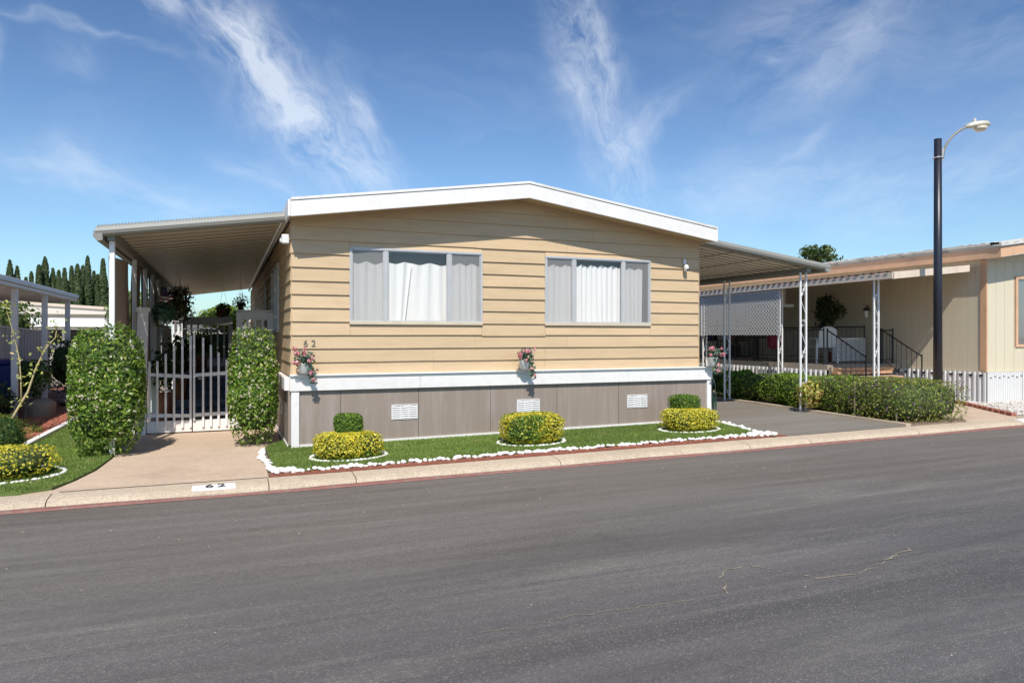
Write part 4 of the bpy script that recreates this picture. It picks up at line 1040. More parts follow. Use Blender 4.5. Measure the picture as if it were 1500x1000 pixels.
def gball(lab, x, y, z, rx, ry, h, n, seed):
    bush('clipped_green_topiary', lab, 'topiary', (x, y, z+h*.5), (rx, ry, h*.5), n, .030, GG, [4, 3, 3, 1.2], 4.5, .05, .15, seed, 8.0, 'green drum topiaries on the yellow bushes', z0=None, corer=.86, aspect=.6,
          trunk=([(x, y, .03), (x+.01, y, z+.05)], .02), jit=1.1)
ybush('clipped yellow bush under a green drum at the left end of the front lawn', .66, -1.18, .47, .34, .33, 7500, 4, .72)
gball('small dark green drum topiary at the left end of the front lawn', .68, -1.05, .31, .19, .18, .30, 3000, 14)
ybush('clipped yellow bush with a green patch and no drum, middle of the front lawn', 3.45, -1.08, .48, .35, .45, 9000, 6, .42)
ybush('clipped yellow bush under a green drum beside the asphalt driveway', 6.44, -.98, .48, .35, .36, 7500, 8, .8)
gball('bright green drum topiary beside the right corner of the skirting', 6.46, -.82, .36, .24, .21, .31, 3400, 18)
ybush('clipped yellow bush on the side lawn at the left edge', -3.55, -1.02, .74, .50, .34, 7000, 9, .9)
bush('round_green_bush', 'dark green round clipped bush behind the left-edge yellow bush', 'bush', (-3.75, -.25, .34), (.42, .42, .32), 5200, .036, [(.04, .085, .018), (.07, .14, .03), (.11, .19, .04)], [3, 3, 1], 2.6, .06, .15, 21, 6.0, z0=.03, corer=.87)

# porch plants
def hanging(lab, x, y, z, r, seed, cols, potc=potw_m, pr=.12, n=700):
    t = thing('hanging_plant', lab, 'hanging plant', (x, y, z), 'potted plants hanging in the porch')
    B().lathe((x, y, z-.12), [(pr*.7, 0), (pr*.8, .01), (pr, .17), (pr*1.05, .18), (pr*.9, .18)], 12).build('pot', potc, t, smooth=True)
    wr = B(); top = 3.06 + (x+2.5)*.14
    for a in (0, 2.1, 4.2): wr.tube([(x+pr*math.cos(a), y+pr*math.sin(a), z+.05), (x, y, min(top, z+.6))], .0025, 4)
    if z+.6 < top: wr.tube([(x, y, z+.6), (x, y, top)], .0025, 4)
    wr.build('wire', numb_m, t)
    P, Nn = blob((x, y, z+.05), (r, r, r*.95), n, 2, .35, .7, seed)
    leaves('foliage', P, Nn, np.random.uniform(.05, .10, len(P)), pal(len(P), cols, [3, 2, 1]), t, aspect=.5, droop=.6)
DK = [(.03, .07, .02), (.05, .11, .03), (.12, .17, .05)]
hanging('dark leafy hanging plant in a grey pot right of the small flag', -1.72, 3.7, 2.10, .26, 1, [(.035, .06, .02), (.10, .07, .03), (.07, .03, .04)])
hanging('pale ivy hanging plant beside the top of the tall gate post', -1.93, 3.0, 2.02, .20, 2, [(.05, .13, .07), (.12, .22, .14), (.03, .07, .03)])
hanging('reddish trailing plant in the highest pot under the awning', -1.85, 5.2, 2.42, .30, 3, [(.05, .03, .035), (.11, .09, .03), (.05, .07, .03)])
hanging('small dark plant in a terracotta pot on the far porch railing', -.98, 8.15, 2.30, .20, 4, DK, pot_m, .15, 400)
hanging('leggy white flowered plant above the far porch railing', -.55, 8.6, 2.48, .25, 5, [(.04, .09, .04), (.07, .14, .06), (.6, .6, .58)], pot_m, .08, 260)
def potted(lab, x, y, z, r, h, cols, n=700, ls=.08):
    t = thing('potted_plant', lab, 'potted plant', (x, y, z), 'potted plants standing in the porch')
    B().lathe((x, y, z), [(r*.45, 0), (r*.6, h*.35), (r*.65, h*.37), (r*.5, h*.37)], 12).build('pot', pot_m, t, smooth=True)
    P, Nn = blob((x, y, z+h*.68), (r, r, h*.36), n, 2, .3, .6, int(abs(x*10)))
    leaves('foliage', P, Nn, np.random.uniform(ls*.7, ls*1.3, len(P)), pal(len(P), cols, [3, 2, 1]), t, aspect=.6)
potted('broad leaved green plant just inside the left gate leaf', -1.98, 4.2, .01, .27, 1.55, DK)
potted('dark round leaved plant on the left side of the porch steps', -1.80, 5.6, .3, .25, 1.45, [(.02, .035, .015), (.03, .05, .02), (.08, .10, .04)], 300, .12)
potted('small red flowering plant low beside the right gate leaf', -.80, 3.1, .01, .14, .62, [(.05, .10, .03), (.45, .02, .03), (.08, .14, .04)], 260, .05)
potted('grey planter of dark foliage deep in the porch', -1.45, 7.6, .86, .22, .9, DK, 500)
bush('climbing_vine', 'bright yellow-green vine mass beyond the far end of the porch', 'vine', (-1.0, 19.6, 2.40), (1.0, .7, .42), 2600, .13, [(.30, .38, .05), (.20, .30, .05), (.10, .18, .03)], [3, 3, 2], 2.2, .3, .4, 41, 2.0)
bush('dark_hedge', 'dark tall hedge closing the far end of the porch', 'hedge', (-1.2, 20.0, .95), (2.2, .7, 1.0), 3500, .13, [(.02, .045, .015), (.04, .08, .02), (.015, .03, .01)], [3, 2, 2], 4.0, .08, .2, 43, 2.0, z0=.02)
t = thing('flag', 'small striped red and white flag with blue corner by the shade cloth', 'flag', (-2.1, 5.0, 2.35))
B().tube([(-2.16, 5.0, 2.2), (-2.04, 4.96, 2.86)], .008, 6).build('staff', numb_m, t)
for k in range(7):
    B().hexa([(-2.16+.0, 4.95-.01*k, 2.30+k*.033), (-1.90, 4.85, 2.24+k*.036), (-1.90, 4.856, 2.24+k*.036), (-2.16, 4.956-.01*k, 2.30+k*.033),
              (-2.16+.0, 4.95-.01*k, 2.332+k*.033), (-1.90, 4.85, 2.275+k*.036), (-1.90, 4.856, 2.275+k*.036), (-2.16, 4.956-.01*k, 2.332+k*.033)]).build('stripe', cloth_red_m if k % 2 == 0 else white_m, t)
box('blue_canton', blue_m, t, -2.12, -2.02, 4.86, 4.875, 2.50, 2.68)
t = thing('wind_chime', 'slender pale wind chime hanging in front of the porch door', 'wind chime', (-.28, 5.6, 2.3))
for k in range(4): B().tube([(-.28+.02*math.cos(k*1.57), 5.6+.02*math.sin(k*1.57), 2.75), (-.28+.02*math.cos(k*1.57), 5.6+.02*math.sin(k*1.57), 2.05-.05*k)], .008, 6).build('tube', white_m, t)
B().tube([(-.28, 5.6, 2.76), (-.28, 5.6, 3.42)], .003, 4).build('cord', numb_m, t)

# ------------------------------------------------------------------ street lamp
t = thing('street_lamp', 'tall dark street lamp with curved arm and cream cobra head', 'street lamp', (13.0, -.55, .12))
PX, PY = 13.10, -.52
B().tube([(PX, PY, .1), (PX, PY, 3.0), (PX, PY, 5.86)], [.092, .082, .073], 20).build('pole', pole_m, t, smooth=True)
box('band', alum_m, t, PX-.085, PX+.085, PY-.085, PY+.085, 5.44, 5.48, bevel=.02)
cx_, cy_ = math.cos(R(-22)), math.sin(R(-22))
def ap(d, z): return (PX+d*cx_, PY+d*cy_, z)
B().tube([ap(.10, 5.46), ap(.12, 5.60), ap(.20, 5.78), ap(.32, 5.93), ap(.46, 6.04), ap(.62, 6.12)],   .026, 10).build('arm', gutter_m, t, smooth=True)
B().tube([ap(.085, 5.40), ap(.10, 5.66)], .03, 8).build('bracket', alum_m, t)
hd = B(); ring_ = []
for i, (d, w, z0_, z1_) in enumerate([(.58, .035, 6.08, 6.16), (.67, .06, 6.08, 6.20), (.76, .10, 6.08, 6.23), (.90, .13, 6.095, 6.245), (1.02, .11, 6.11, 6.24), (1.09, .05, 6.135, 6.205)]):
    for a in range(12):
        an = 2*math.pi*a/12; u = w*math.cos(an); v = math.sin(an); z = (z0_+z1_)/2+(z1_-z0_)/2*v
        hd.v.append((PX+d*cx_-u*cy_, PY+d*cy_+u*cx_, z))
for i in range(5):
    for a in range(12): hd.f.append((i*12+a, i*12+(a+1) % 12, (i+1)*12+(a+1) % 12, (i+1)*12+a))
hd.f.append(tuple(range(12))); hd.f.append(tuple(range(60, 72)))
hd.build('lamp_head', lamp_m, t, smooth=True)
B().lathe(ap(.90, 6.015), [(.01, 0), (.08, .012), (.125, .05), (.135, .09)], 16).build('lens', lens_m, t, smooth=True)
B().lathe(ap(.78, 6.22), [(.035, 0), (.035, .05), (.02, .07)], 10).build('photocell', lamp_m, t)

# ------------------------------------------------------------------ right-hand hedge and the neighbour home
np.random.seed(51); random.seed(51)
HG = [(.14, .24, .03), (.23, .35, .05), (.36, .46, .07), (.07, .12, .02)]
def hedge_box(name, lab, x0, x1, y0, y1, z0, z1, n, size, cols, wts, seed, power=5.0, lumpy=.10, flowers=None, patch=None):
    c = ((x0+x1)/2, (y0+y1)/2, (z0+z1)/2); r = ((x1-x0)/2, (y1-y0)/2, (z1-z0)/2)
    return bush(name, lab, 'hedge', c, r, n, size, cols, wts, power, lumpy, .22, seed, 3.5, 'hedge bushes along the asphalt driveway', z0=z0, corer=.80, flowers=flowers, jit=1.3, patch=patch)
hedge_box('purple_flowered_hedge', 'purple flecked hedge bush at the kerb in front of the street lamp', 10.30, 12.0, -2.20, -.3, .065, .88, 10500, .045, [(.24, .31, .05), (.34, .38, .08), (.24, .13, .13), (.12, .16, .03), (.44, .38, .17)], [4, 3, 2.2, 2, 1], 61, 5.5, .08, ([(.10, .05, .30), (.16, .07, .33), (.35, .15, .30)], [3, 2, 1], 140, .022))
hedge_box('purple_flowered_hedge', 'purple and green hedge bush second from the kerb', 10.40, 11.7, -.95, .75, .12, .87, 7000, .045, [(.20, .30, .04), (.30, .40, .07), (.22, .12, .11), (.10, .15, .03)], [4, 3, 1.2, 2], 62, 3.6, .10, ([(.10, .05, .30), (.16, .07, .33)], [3, 2], 40, .02))
hedge_box('green_hedge', 'bright green hedge bush behind the near carport post', 10.45, 11.6, .45, 2.3, .12, .82, 5500, .055, HG, [3, 4, 2, 2], 63, 3.2, .16)
hedge_box('green_hedge', 'green hedge bush between the two carport posts', 10.45, 11.6, 2.1, 4.2, .12, .80, 5500, .06, HG, [3, 4, 2, 2], 64, 3.2, .18)
hedge_box('green_hedge', 'dark green hedge bush beyond the far carport post', 10.45, 11.6, 4.0, 6.6, .12, .84, 5000, .065, HG, [4, 3, 1, 3], 65, 3.2, .18)
hedge_box('green_hedge', 'farthest green hedge bush showing past the tan home corner', 10.45, 11.6, 6.4, 10.5, .12, .86, 4500, .08, HG, [3, 3, 2, 2], 66, 3.2, .2)
bush('croton_plant', 'yellow and copper leaved plant wrapped round the near carport post', 'plant', (10.25, .15, .50), (.32, .24, .30), 420, .10, [(.42, .40, .08), (.55, .42, .12), (.35, .16, .08), (.20, .26, .05)], [3, 2, 2, 2], 2, .3, .6, 71, 5, corer=0, aspect=.5, trunk=([(10.27, .18, .10), (10.26, .16, .55)], .018))
bush('copper_plant', 'copper and yellow leaved plant beyond the right corner of the skirting', 'plant', (8.75, 3.1, .78), (.28, .25, .32), 380, .11, [(.45, .40, .10), (.45, .20, .12), (.30, .32, .08)], [3, 2, 2], 2, .3, .6, 72, 5, corer=0, trunk=([(8.75, 3.1, .10), (8.75, 3.1, .7)], .018))
for i, (x, y) in enumerate(((10.37, -.85), (10.40, -1.75))):
    t = thing('garden_stake', ['thin pale wooden stake at the green end of the purple hedge', 'short pale stake at the foot of the purple hedge near the kerb'][i], 'stake', (x, y, .1), 'stakes in the hedge bed')
    B().hexa([(x-.009, y-.009, .08), (x+.009, y-.009, .08), (x+.009, y+.009, .08), (x-.009, y+.009, .08), (x, y-.009, (.80, .30)[i]), (x+.018, y-.009, (.80, .30)[i]), (x+.018, y+.009, (.80, .30)[i]), (x, y+.009, (.80, .30)[i])]).build('shaft', pm('grey_stake_wood', (.26, .22, .14), .9, .2), t)

nb = thing('neighbour_mobile_home', 'cream mobile home with peach trim and white ribbed skirting, cut by the right edge', 'mobile home', (15.1, 0, .15))
NX, NYF = 15.1, -.19; NL = 17; NH = 3.42
def nsoff(x): return 3.41+.1425*(x-NX+.04)
def grooved(a0, a1, z0, z1, axis, c, sgn, groove=.2, t=.02):
    """panel with vertical grooves; axis 'y' = panel lies in x=c running along y, 'x' = lies in y=c"""
    prof_ = []; a = a0+.002; prof_.append((a, 0)); q = a0+groove
    while q < a1-.03:
        prof_ += [(q-.006, 0), (q-.004, .008), (q+.004, .008), (q+.006, 0)]; q += groove
    prof_.append((a1-.002, 0))
    if axis == 'y': poly = [(c+d, a) for a, d in prof_] + [(c+t+.01, a1-.002), (c+t+.01, a0+.002)]
    else: poly = [(a, c+d) for a, d in prof_] + [(a1-.002, c+t+.01), (a0+.002, c+t+.01)]
    return poly
y = NYF+.05
while y < 13:
    B().prism(grooved(y, y+1.22, 0, 0, 'y', NX, 1), 'z', .885, 3.43).build('wall_panel', nb_wall_m, nb); y += 1.22
box('side_wall', nb_wall_m, nb, NX+.035, NX+.12, NYF+.04, NYF+NL, .15, 3.43)
# front wall with the window opening at the right
for a, b in ((NX+.02, NX+.96), ):
    poly = grooved(a, b, 0, 0, 'x', NYF, 1, .3); bb = B(); n = len(poly)
    bb.prism(poly, 'z', .885, 3.40); bb.build('wall_panel', nb_wall_m, nb)
B().prism(grooved(NX+.96, 17.2, 0, 0, 'x', NYF, 1, .3), 'z', .885, 1.43).build('wall_panel', nb_wall_m, nb)
B().prism(grooved(NX+.96, 17.2, 0, 0, 'x', NYF, 1, .3), 'z', 3.07, 3.40).build('wall_panel', nb_wall_m, nb)
for a in (17.2, 18.42, 19.64, 20.86): B().prism(grooved(a, a+1.22, 0, 0, 'x', NYF, 1, .3), 'z', .885, 3.40).build('wall_panel', nb_wall_m, nb)
bb = B(); bb.prism([(NX+.02, 3.402), (22.08, 3.402), (22.08, nsoff(22.08)), (NX+.02, nsoff(NX+.02))], 'y', NYF+.0, NYF+.08); bb.build('gable_panel', nb_wall_m, nb)
box('corner_trim', nb_trim_m, nb, NX-.022, NX+.022, NYF-.022, NYF+.13, .88, 3.41, bevel=.004)
w = B(); w.box(NX+.98, NX+1.05, NYF-.03, NYF+.02, 1.43, 3.07); w.box(NX+1.05, 17.2, NYF-.03, NYF+.02, 3.01, 3.07); w.box(NX+1.05, 17.2, NYF-.03, NYF+.02, 1.43, 1.49)
wo_ = w.build('window', nb_trim_m, nb)
B().add([(NX+1.05, NYF+.01, 1.49), (17.2, NYF+.01, 1.49), (17.2, NYF+.01, 3.01), (NX+1.05, NYF+.01, 3.01)], [(0, 1, 2, 3)]).build('pane', glass_mat('shaded_window', (.5, .5, .5), 1.5, .55, (.22, .21, .20)), wo_)
box('ledge', nb_wall_m, nb, NX-.03, NX-.001, NYF+.14, 13, .865, .883); box('ledge', nb_wall_m, nb, NX-.03, 22.08, NYF-.04, NYF-.001, .862, .883)
# ribbed white skirting with small square vents along the top
def ribbed(a0, a1, z0, z1, axis, c, pitch=.10, parent=None, name='skirt_panel'):
    pts = []; a = a0; 
    while a < a1-.001:
        for d, e in ((0, 0), (.35, 0), (.45, .022), (.90, .022), (1.0, 0)):
            if a+d*pitch <= a1: pts.append((a+d*pitch, e))
        a += pitch
    poly = [((c+e, aa) if axis == 'y' else (aa, c+e)) for aa, e in pts]
    back = [((c+.035, a1), (c+.035, a0)) if axis == 'y' else ((a1, c+.035), (a0, c+.035))][0]
    return B().prism(poly+list(back), 'z', z0, z1).build(name, vent_m, parent)
for a in range(11): ribbed(NYF+.0+a*1.2, NYF+a*1.2+1.196, .12, .862, 'y', NX-.05, .12, nb)
for a in range(6): ribbed(NX-.012+a*1.2, NX-.012+a*1.2+1.196, .12, .862, 'x', NYF-.05, .075, nb)
bb = B()
for k in range(30): yy = NYF+.06+k*.24; bb.box(NX-.054, NX-.03, yy, yy+.07, .76, .81)
for k in range(18): xx = NX+.06+k*.15; bb.box(xx, xx+.04, NYF-.054, NYF-.03, .72+.03*(k % 2), .745+.03*(k % 2))
bb.build('vent_slots', dark_m, nb)
# roof edge, fascia
B().hexa([(NX-.18, NYF-.42, 3.64), (23, NYF-.42, 3.64+1.13), (23, NYF+NL, 3.64+1.13), (NX-.18, NYF+NL, 3.64), (NX-.18, NYF-.42, 3.70), (23, NYF-.42, 3.70+1.13), (23, NYF+NL, 3.70+1.13), (NX-.18, NYF+NL, 3.70)]).build('roof', nb_roof_m, nb)
bb = B()
bb.box(NX-.20, NX-.16, NYF-.42, NYF+NL, 3.42, 3.64); bb.build('side_fascia', nb_trim_m, nb)
B().hexa([(NX-.20, NYF-.46, 3.42), (23, NYF-.46, 3.42+1.16), (23, NYF-.425, 3.42+1.16), (NX-.20, NYF-.425, 3.42), (NX-.20, NYF-.46, 3.638), (23, NYF-.46, 3.638+1.16), (23, NYF-.425, 3.638+1.16), (NX-.20, NYF-.425, 3.638)]).build('fascia', nb_trim_m, nb)
box('soffit', nb_light_m, nb, NX-.158, NX-.001, NYF-.42, NYF+NL, 3.425, 3.44)
# lumpy mineral edge on the roof rim
bb = B(); y = NYF-.45
while y < 12:
    h = random.uniform(.02, .05); bb.box(NX-.24, NX-.05, y, y+.10, 3.702, 3.725+h); y += .102
x = NX-.05
bb.build('roof_rim', nb_roof_m, nb)
B().hexa([(NX-.24, NYF-.50, 3.655), (23, NYF-.50, 3.655+1.16), (23, NYF-.25, 3.70+1.16), (NX-.24, NYF-.25, 3.70), (NX-.24, NYF-.50, 3.74), (23, NYF-.50, 3.74+1.16), (23, NYF-.25, 3.76+1.16), (NX-.24, NYF-.25, 3.76)]).build('drip_cap', nb_roof_m, nb)
# side awning of the neighbour
na = thing('neighbour_porch_awning', 'pale peach porch awning along the side of the cream mobile home', 'awning', (13.8, 0, 3.1))
AX0 = 12.38
def naz(x, y): return 3.01-.012*min(y, 8) + (x-AX0)/(NX-AX0)*.27
for k in range(32):
    y0 = .02+k*.4035; xa, xb = AX0, NX-.06
    sec = [(0, .04), (.02, .04), (.03, 0), (.19, 0), (.2, .012), (.21, 0), (.385, 0), (.398, .035)]; n = len(sec)
    B().add([(xa, y0+a, naz(xa, y0)+b) for a, b in sec]+[(xb, y0+a, naz(xb, y0)+b) for a, b in sec]+[(xa, y0+a, naz(xa, y0)+b+.004) for a, b in sec]+[(xb, y0+a, naz(xb, y0)+b+.004) for a, b in sec],
            [(i, i+1, n+i+1, n+i) for i in range(n-1)]+[(2*n+i, 3*n+i, 3*n+i+1, 2*n+i+1) for i in range(n-1)]).build('roof_pan', nb_light_m, na)
B().hexa([(AX0-.02, -.05, naz(AX0, 0)-.10), (NX-.35, -.05, naz(NX-.35, 0)-.10), (NX-.35, .0, naz(NX-.35, 0)-.10), (AX0-.02, .0, naz(AX0, 0)-.10),
          (AX0-.02, -.05, naz(AX0, 0)+.05), (NX-.35, -.05, naz(NX-.35, 0)+.05), (NX-.35, .0, naz(NX-.35, 0)+.05), (AX0-.02, .0, naz(AX0, 0)+.05)]).build('front_fascia', nb_light_m, na)
B().hexa([(AX0-.05, -.05, 2.92), (AX0-.001, -.05, 2.92), (AX0-.001, 12.9, 2.83), (AX0-.05, 12.9, 2.83), (AX0-.05, -.05, 3.04), (AX0-.001, -.05, 3.04), (AX0-.001, 12.9, 2.95), (AX0-.05, 12.9, 2.95)]).build('side_gutter', nb_light_m, na)
bb = B()
for k in range(64): yy = .03+k*.2; bb.box(AX0-.07, AX0+.03, yy, yy+.09, naz(AX0, yy)+.045, naz(AX0, yy)+.075)
bb.build('crimped_edge', maroon_m, na)
for y in (.50, 3.45, 6.6, 9.8): twin_post(na, 12.50, y, .14, 2.93, .13)
# porch deck
nd = thing('neighbour_porch_deck', 'raised concrete porch deck with white ribbed skirting beside the cream mobile home', 'deck', (13.8, 5, .1))
box('deck_floor', path_m, nd, 12.62, NX-.052, 2.0, 12.8, .86, .98)
for a in range(9): ribbed(2.0+a*1.2, 3.196+a*1.2, .12, .858, 'y', 12.56, .16, nd)
bb = B()
for k in range(60): yy = 2.03+k*.16; bb.box(12.555, 12.565, yy+.02, yy+.05, .60, .78)
bb.build('vent_slots', dark_m, nd)
st = thing('brick_steps', 'tan brick steps up to the neighbour porch behind the hedge', 'steps', (13.6, 1.5, .1))
bk = B().box(-.095, .095, -.10, .10, 0, .075).mesh('brick', brick_m, bevel=.006)
for k in range(4):
    z = .13+k*.21; y0 = 1.0+k*.27
    for i in range(9):
        for r_ in range(2): link_mesh('brick', bk, st, (12.75+i*.2+(.05 if r_ else 0), y0, z+.0+r_*.085), (0, 0, random.uniform(-.02, .02)))
    box('tread', path_m, st, 12.66, 14.5, y0+.10, 2.0, z-.02, z+.168)
# iron railings
def iron_rail(lab, pts, n, h=.85):
    t = thing('iron_railing', lab, 'railing', pts[0], 'black iron railings of the neighbour porch')
    for p in pts: B().tube([p, (p[0], p[1], p[2]+h+.05)], .018, 6).build('post', ply_m, t)
    for a, b in zip(pts, pts[1:]):
        B().tube([(a[0], a[1], a[2]+h), (b[0], b[1], b[2]+h)], .016, 6).build('handrail', ply_m, t)
        B().tube([(a[0], a[1], a[2]+.10), (b[0], b[1], b[2]+.10)], .010, 5).build('bottom_rail', ply_m, t)
        for i in range(1, n):
            f = i/n; q = [a[k]+(b[k]-a[k])*f for k in range(3)]; B().tube([(q[0], q[1], q[2]+.10), (q[0], q[1], q[2]+h)], .007, 4).build('baluster', ply_m, t)
    return t
iron_rail('black iron stair railing descending towards the hedge, left side', [(12.72, 2.1, .98), (12.70, .95, .35)], 8)
iron_rail('black iron stair railing descending towards the hedge, wall side', [(14.55, 2.1, .98), (14.5, .95, .35)], 8)
iron_rail('black iron railing across the porch front next to the wall', [(14.55, 2.15, .98), (14.98, 2.15, .98)], 4)
iron_rail('black iron railing along the porch edge below the lattice screen', [(12.66, 2.15, .98), (12.66, 6.4, .98)], 26)
iron_rail('black iron railing against the cream wall behind the white chair', [(14.95, 3.0, .98), (14.95, 7.5, .98)], 30, .95)
# lattice screens
def lattice(lab, y0, y1, z0, z1, x, cell=.115, w=.032, ax='y', grp='white lattice screens'):
    t = thing('lattice_screen', lab, 'lattice', (x, y0, z0) if ax == 'y' else (y0, x, z0), grp)
    bb = B()
    for s_ in (1, -1):
        c0 = (y0-(z1-z0)) if s_ == 1 else y0
        k = c0
        while k < y1+(z1-z0):
            # line y = k + s*(z-z0)
            pts = []
            for z in (z0, z1):
                pts.append((k + s_*(z-z0), z))
            (ya, za), (yb, zb) = pts
            if s_ == -1: pass
            def cl(y_, z_, y2, z2, lim):
                return z_+(lim-y_)/(y2-y_)*(z2-z_)
            P0, P1 = [ya, za], [yb, zb]
            ok = True
            for lim, side in ((y0, 1), (y1, -1)):
                a_in = (P0[0]-lim)*side >= 0; b_in = (P1[0]-lim)*side >= 0
                if not a_in and not b_in: ok = False; break
                if not a_in: P0 = [lim, cl(P0[0], P0[1], P1[0], P1[1], lim)]
                elif not b_in: P1 = [lim, cl(P0[0], P0[1], P1[0], P1[1], lim)]
            if ok and abs(P0[1]-P1[1]) > .02:
                h = w*.7; xx = x+(.006 if s_ == 1 else 0)
                q = [(P0[0]-h, P0[1]), (P0[0]+h, P0[1]), (P1[0]+h, P1[1]), (P1[0]-h, P1[1])]
                f = (lambda a, d: (d, a[0], a[1])) if ax == 'y' else (lambda a, d: (a[0], d, a[1]))
                bb.hexa([f(q[0], xx), f(q[1], xx), f(q[1], xx+.0055), f(q[0], xx+.0055), f(q[3], xx), f(q[2], xx), f(q[2], xx+.0055), f(q[3], xx+.0055)])
            k += cell
    bb.build('lattice_slats', vent_m, t, kind='stuff')
    fr = B(); g0 = (lambda a, b, c, d: fr.box(x-.005, x+.015, a, b, c, d)) if ax == 'y' else (lambda a, b, c, d: fr.box(a, b, x-.005, x+.015, c, d))
    g0(y0-.015, y0+.012, z0, z1); g0(y1-.012, y1+.015, z0, z1); g0(y0+.013, y1-.013, z1-.02, z1+.01)
    fr.build('frame', vent_m, t)
lattice('large white lattice privacy screen left of the neighbour porch opening', 3.35, 6.5, 1.70, 2.86, 12.395)
lattice('white lattice privacy screen next to the tan home corner', 6.62, 9.9, 1.68, 2.84, 12.395)
lattice('low white lattice panel between the plastic chair and the wall', 13.75, 14.85, 1.02, 1.62, 2.9, .085, .026, 'x')
# porch tree, lantern, chair, clutter
def tree(name, lab, c, r, n, size, cols, wts, seed, base, h, rad, lumpy=.35, depth=.6, cores=0, group=None, aspect=.4, cat='tree'):
    t = thing(name, lab, cat, (base[0], base[1], base[2]), group)
    rs = random.Random(seed); np.random.seed(seed)
    bb = B(); bb.tube([(base[0], base[1], base[2]), (base[0]+rad, base[1], (base[2]+c[2])/2), (c[0], c[1], c[2])], [rad, rad*.75, rad*.4], 7)
    Ps = []; Ns = []
    nb_ = 16
    for i in range(nb_):
        d = Vector((rs.gauss(0, 1), rs.gauss(0, 1), rs.gauss(0, .9))).normalized(); q = Vector(c)+Vector((d.x*r[0]*.62, d.y*r[1]*.62, d.z*r[2]*.68))
        st_ = Vector((c[0], c[1], c[2]-r[2]*.6+.5*r[2]*rs.random())); bb.tube([tuple(st_), tuple((st_+q)/2+Vector((0, 0, .04))), tuple(q)], [rad*.35, rad*.2, rad*.08], 5)
        k = n//nb_; P, Nn = blob(tuple(q), (r[0]*.42, r[1]*.42, r[2]*.34), k, 2, lumpy, depth, seed+i, 3/max(r)); Ps.append(P); Ns.append(Nn)
    bb.build('trunk', bark_m, t, smooth=True)
    P = np.concatenate(Ps); Nn = np.concatenate(Ns)
    leaves('crown', P, Nn, np.random.uniform(size*.7, size*1.3, len(P)), pal(len(P), cols, wts), t, aspect=aspect)
    return t
tree('porch_tree', 'bushy dark potted tree standing on the neighbour porch', (14.45, 3.6, 2.25), (.50, .50, .65), 1900, .10, [(.03, .055, .02), (.05, .085, .03), (.09, .06, .03)], [3, 2, 1], 81, (14.45, 3.6, .98), 1.2, .03)
B().lathe((14.45, 3.6, .985), [(.12, 0), (.16, .25), (.17, .26), (.13, .26)], 12).build('pot', pot_m, bpy.data.objects['porch_tree'], smooth=True)
t = thing('wall_lantern', 'dark wall lantern with pale glass beside the porch tree', 'wall light', (15.0, 3.0, 2.4))
B().tube([(15.09, 2.95, 2.35), (15.0, 2.92, 2.50), (14.92, 2.90, 2.48), (14.90, 2.90, 2.42)], .012, 6).build('bracket', ply_m, t)
B().lathe((14.90, 2.90, 2.36), [(.10, 0), (.06, .05), (.01, .09)], 8).build('cap', ply_m, t)
B().lathe((14.90, 2.90, 2.18), [(.035, 0), (.06, .17)], 8).build('glass', vent_m, t)
t = thing('ceiling_light_fixture', 'white glowing-looking globe light under the neighbour porch awning', 'light fixture', (13.6, 4.6, 2.55))
bb = B(); bb.box(13.2, 14.0, 4.55, 4.65, 2.50, 2.58); bb.build('tube_cover', white_m, t); box('mount', nb_light_m, t, 13.5, 13.7, 4.54, 4.66, 2.58, 3.0)
del t['label']; t['label'] = 'white tube light fixture hanging under the neighbour porch awning'
def chair(lab, x, y, z, rz):
    t = thing('plastic_chair', lab, 'chair', (x, y, z)); t.rotation_euler = (0, 0, rz)
    def L_(name, bb): me_ = bb.mesh(name, chair_m, bevel=.006); return link_mesh(name, me_, t)
    L_('seat', B().box(-.24, .24, -.22, .22, .40, .43))
    bk_ = B(); vs = []; n = 10
    for i in range(n+1):
        a = math.pi*i/n; xx = -.25*math.cos(a); zt = .43+.35+.17*math.sin(a); vs += [(xx, .20, .43), (xx, .30, zt), (xx, .22, .43), (xx, .32, zt)]
    bk_.add(vs, [(4*i, 4*i+4, 4*i+5, 4*i+1) for i in range(n)]+[(4*i+2, 4*i+3, 4*i+7, 4*i+6) for i in range(n)]+[(4*i+1, 4*i+5, 4*i+7, 4*i+3) for i in range(n)])
    link_mesh('backrest', bk_.mesh('backrest', chair_m), t)
    for s_ in (-1, 1):
        L_('armrest', B().box(s_*.27-.03, s_*.27+.03, -.24, .24, .62, .65))
        for q in (-1, 1): L_('leg', B().hexa([(s_*.29-.025, q*.26-.02, 0), (s_*.29+.025, q*.26-.02, 0), (s_*.29+.025, q*.26+.02, 0), (s_*.29-.025, q*.26+.02, 0), (s_*.25-.02, q*.22-.02, .62), (s_*.25+.02, q*.22-.02, .62), (s_*.25+.02, q*.22+.02, .62), (s_*.25-.02, q*.22+.02, .62)]))
    return t
chair('white plastic armchair on the neighbour porch facing the street', 13.55, 3.1, .98, R(165))
t = thing('crimson_cushion', 'crimson cushion on the neighbour porch behind the near carport post', 'cushion', (13.1, 4.3, 1.45))
core('cushion', (13.1, 4.3, 1.52), (.22, .16, .2), 3, t, 1.0, mat=cloth_red_m)
t = thing('patio_table', 'dark square patio table in the shade of the neighbour porch', 'table', (13.3, 5.4, .98))
box('table_top', ply_m, t, 12.9, 13.8, 4.9, 5.8, 1.62, 1.66, bevel=.01)
for a in (12.95, 13.75):
    for b in (4.95, 5.75): box('leg', ply_m, t, a-.02, a+.02, b-.02, b+.02, .98, 1.62)
t = thing('storage_shelf', 'brown storage shelf with boxes in the shaded neighbour porch', 'shelf', (14.6, 8, .98))
shelf_m = pm('shelf_wood', (.10, .07, .05), .7, .2)
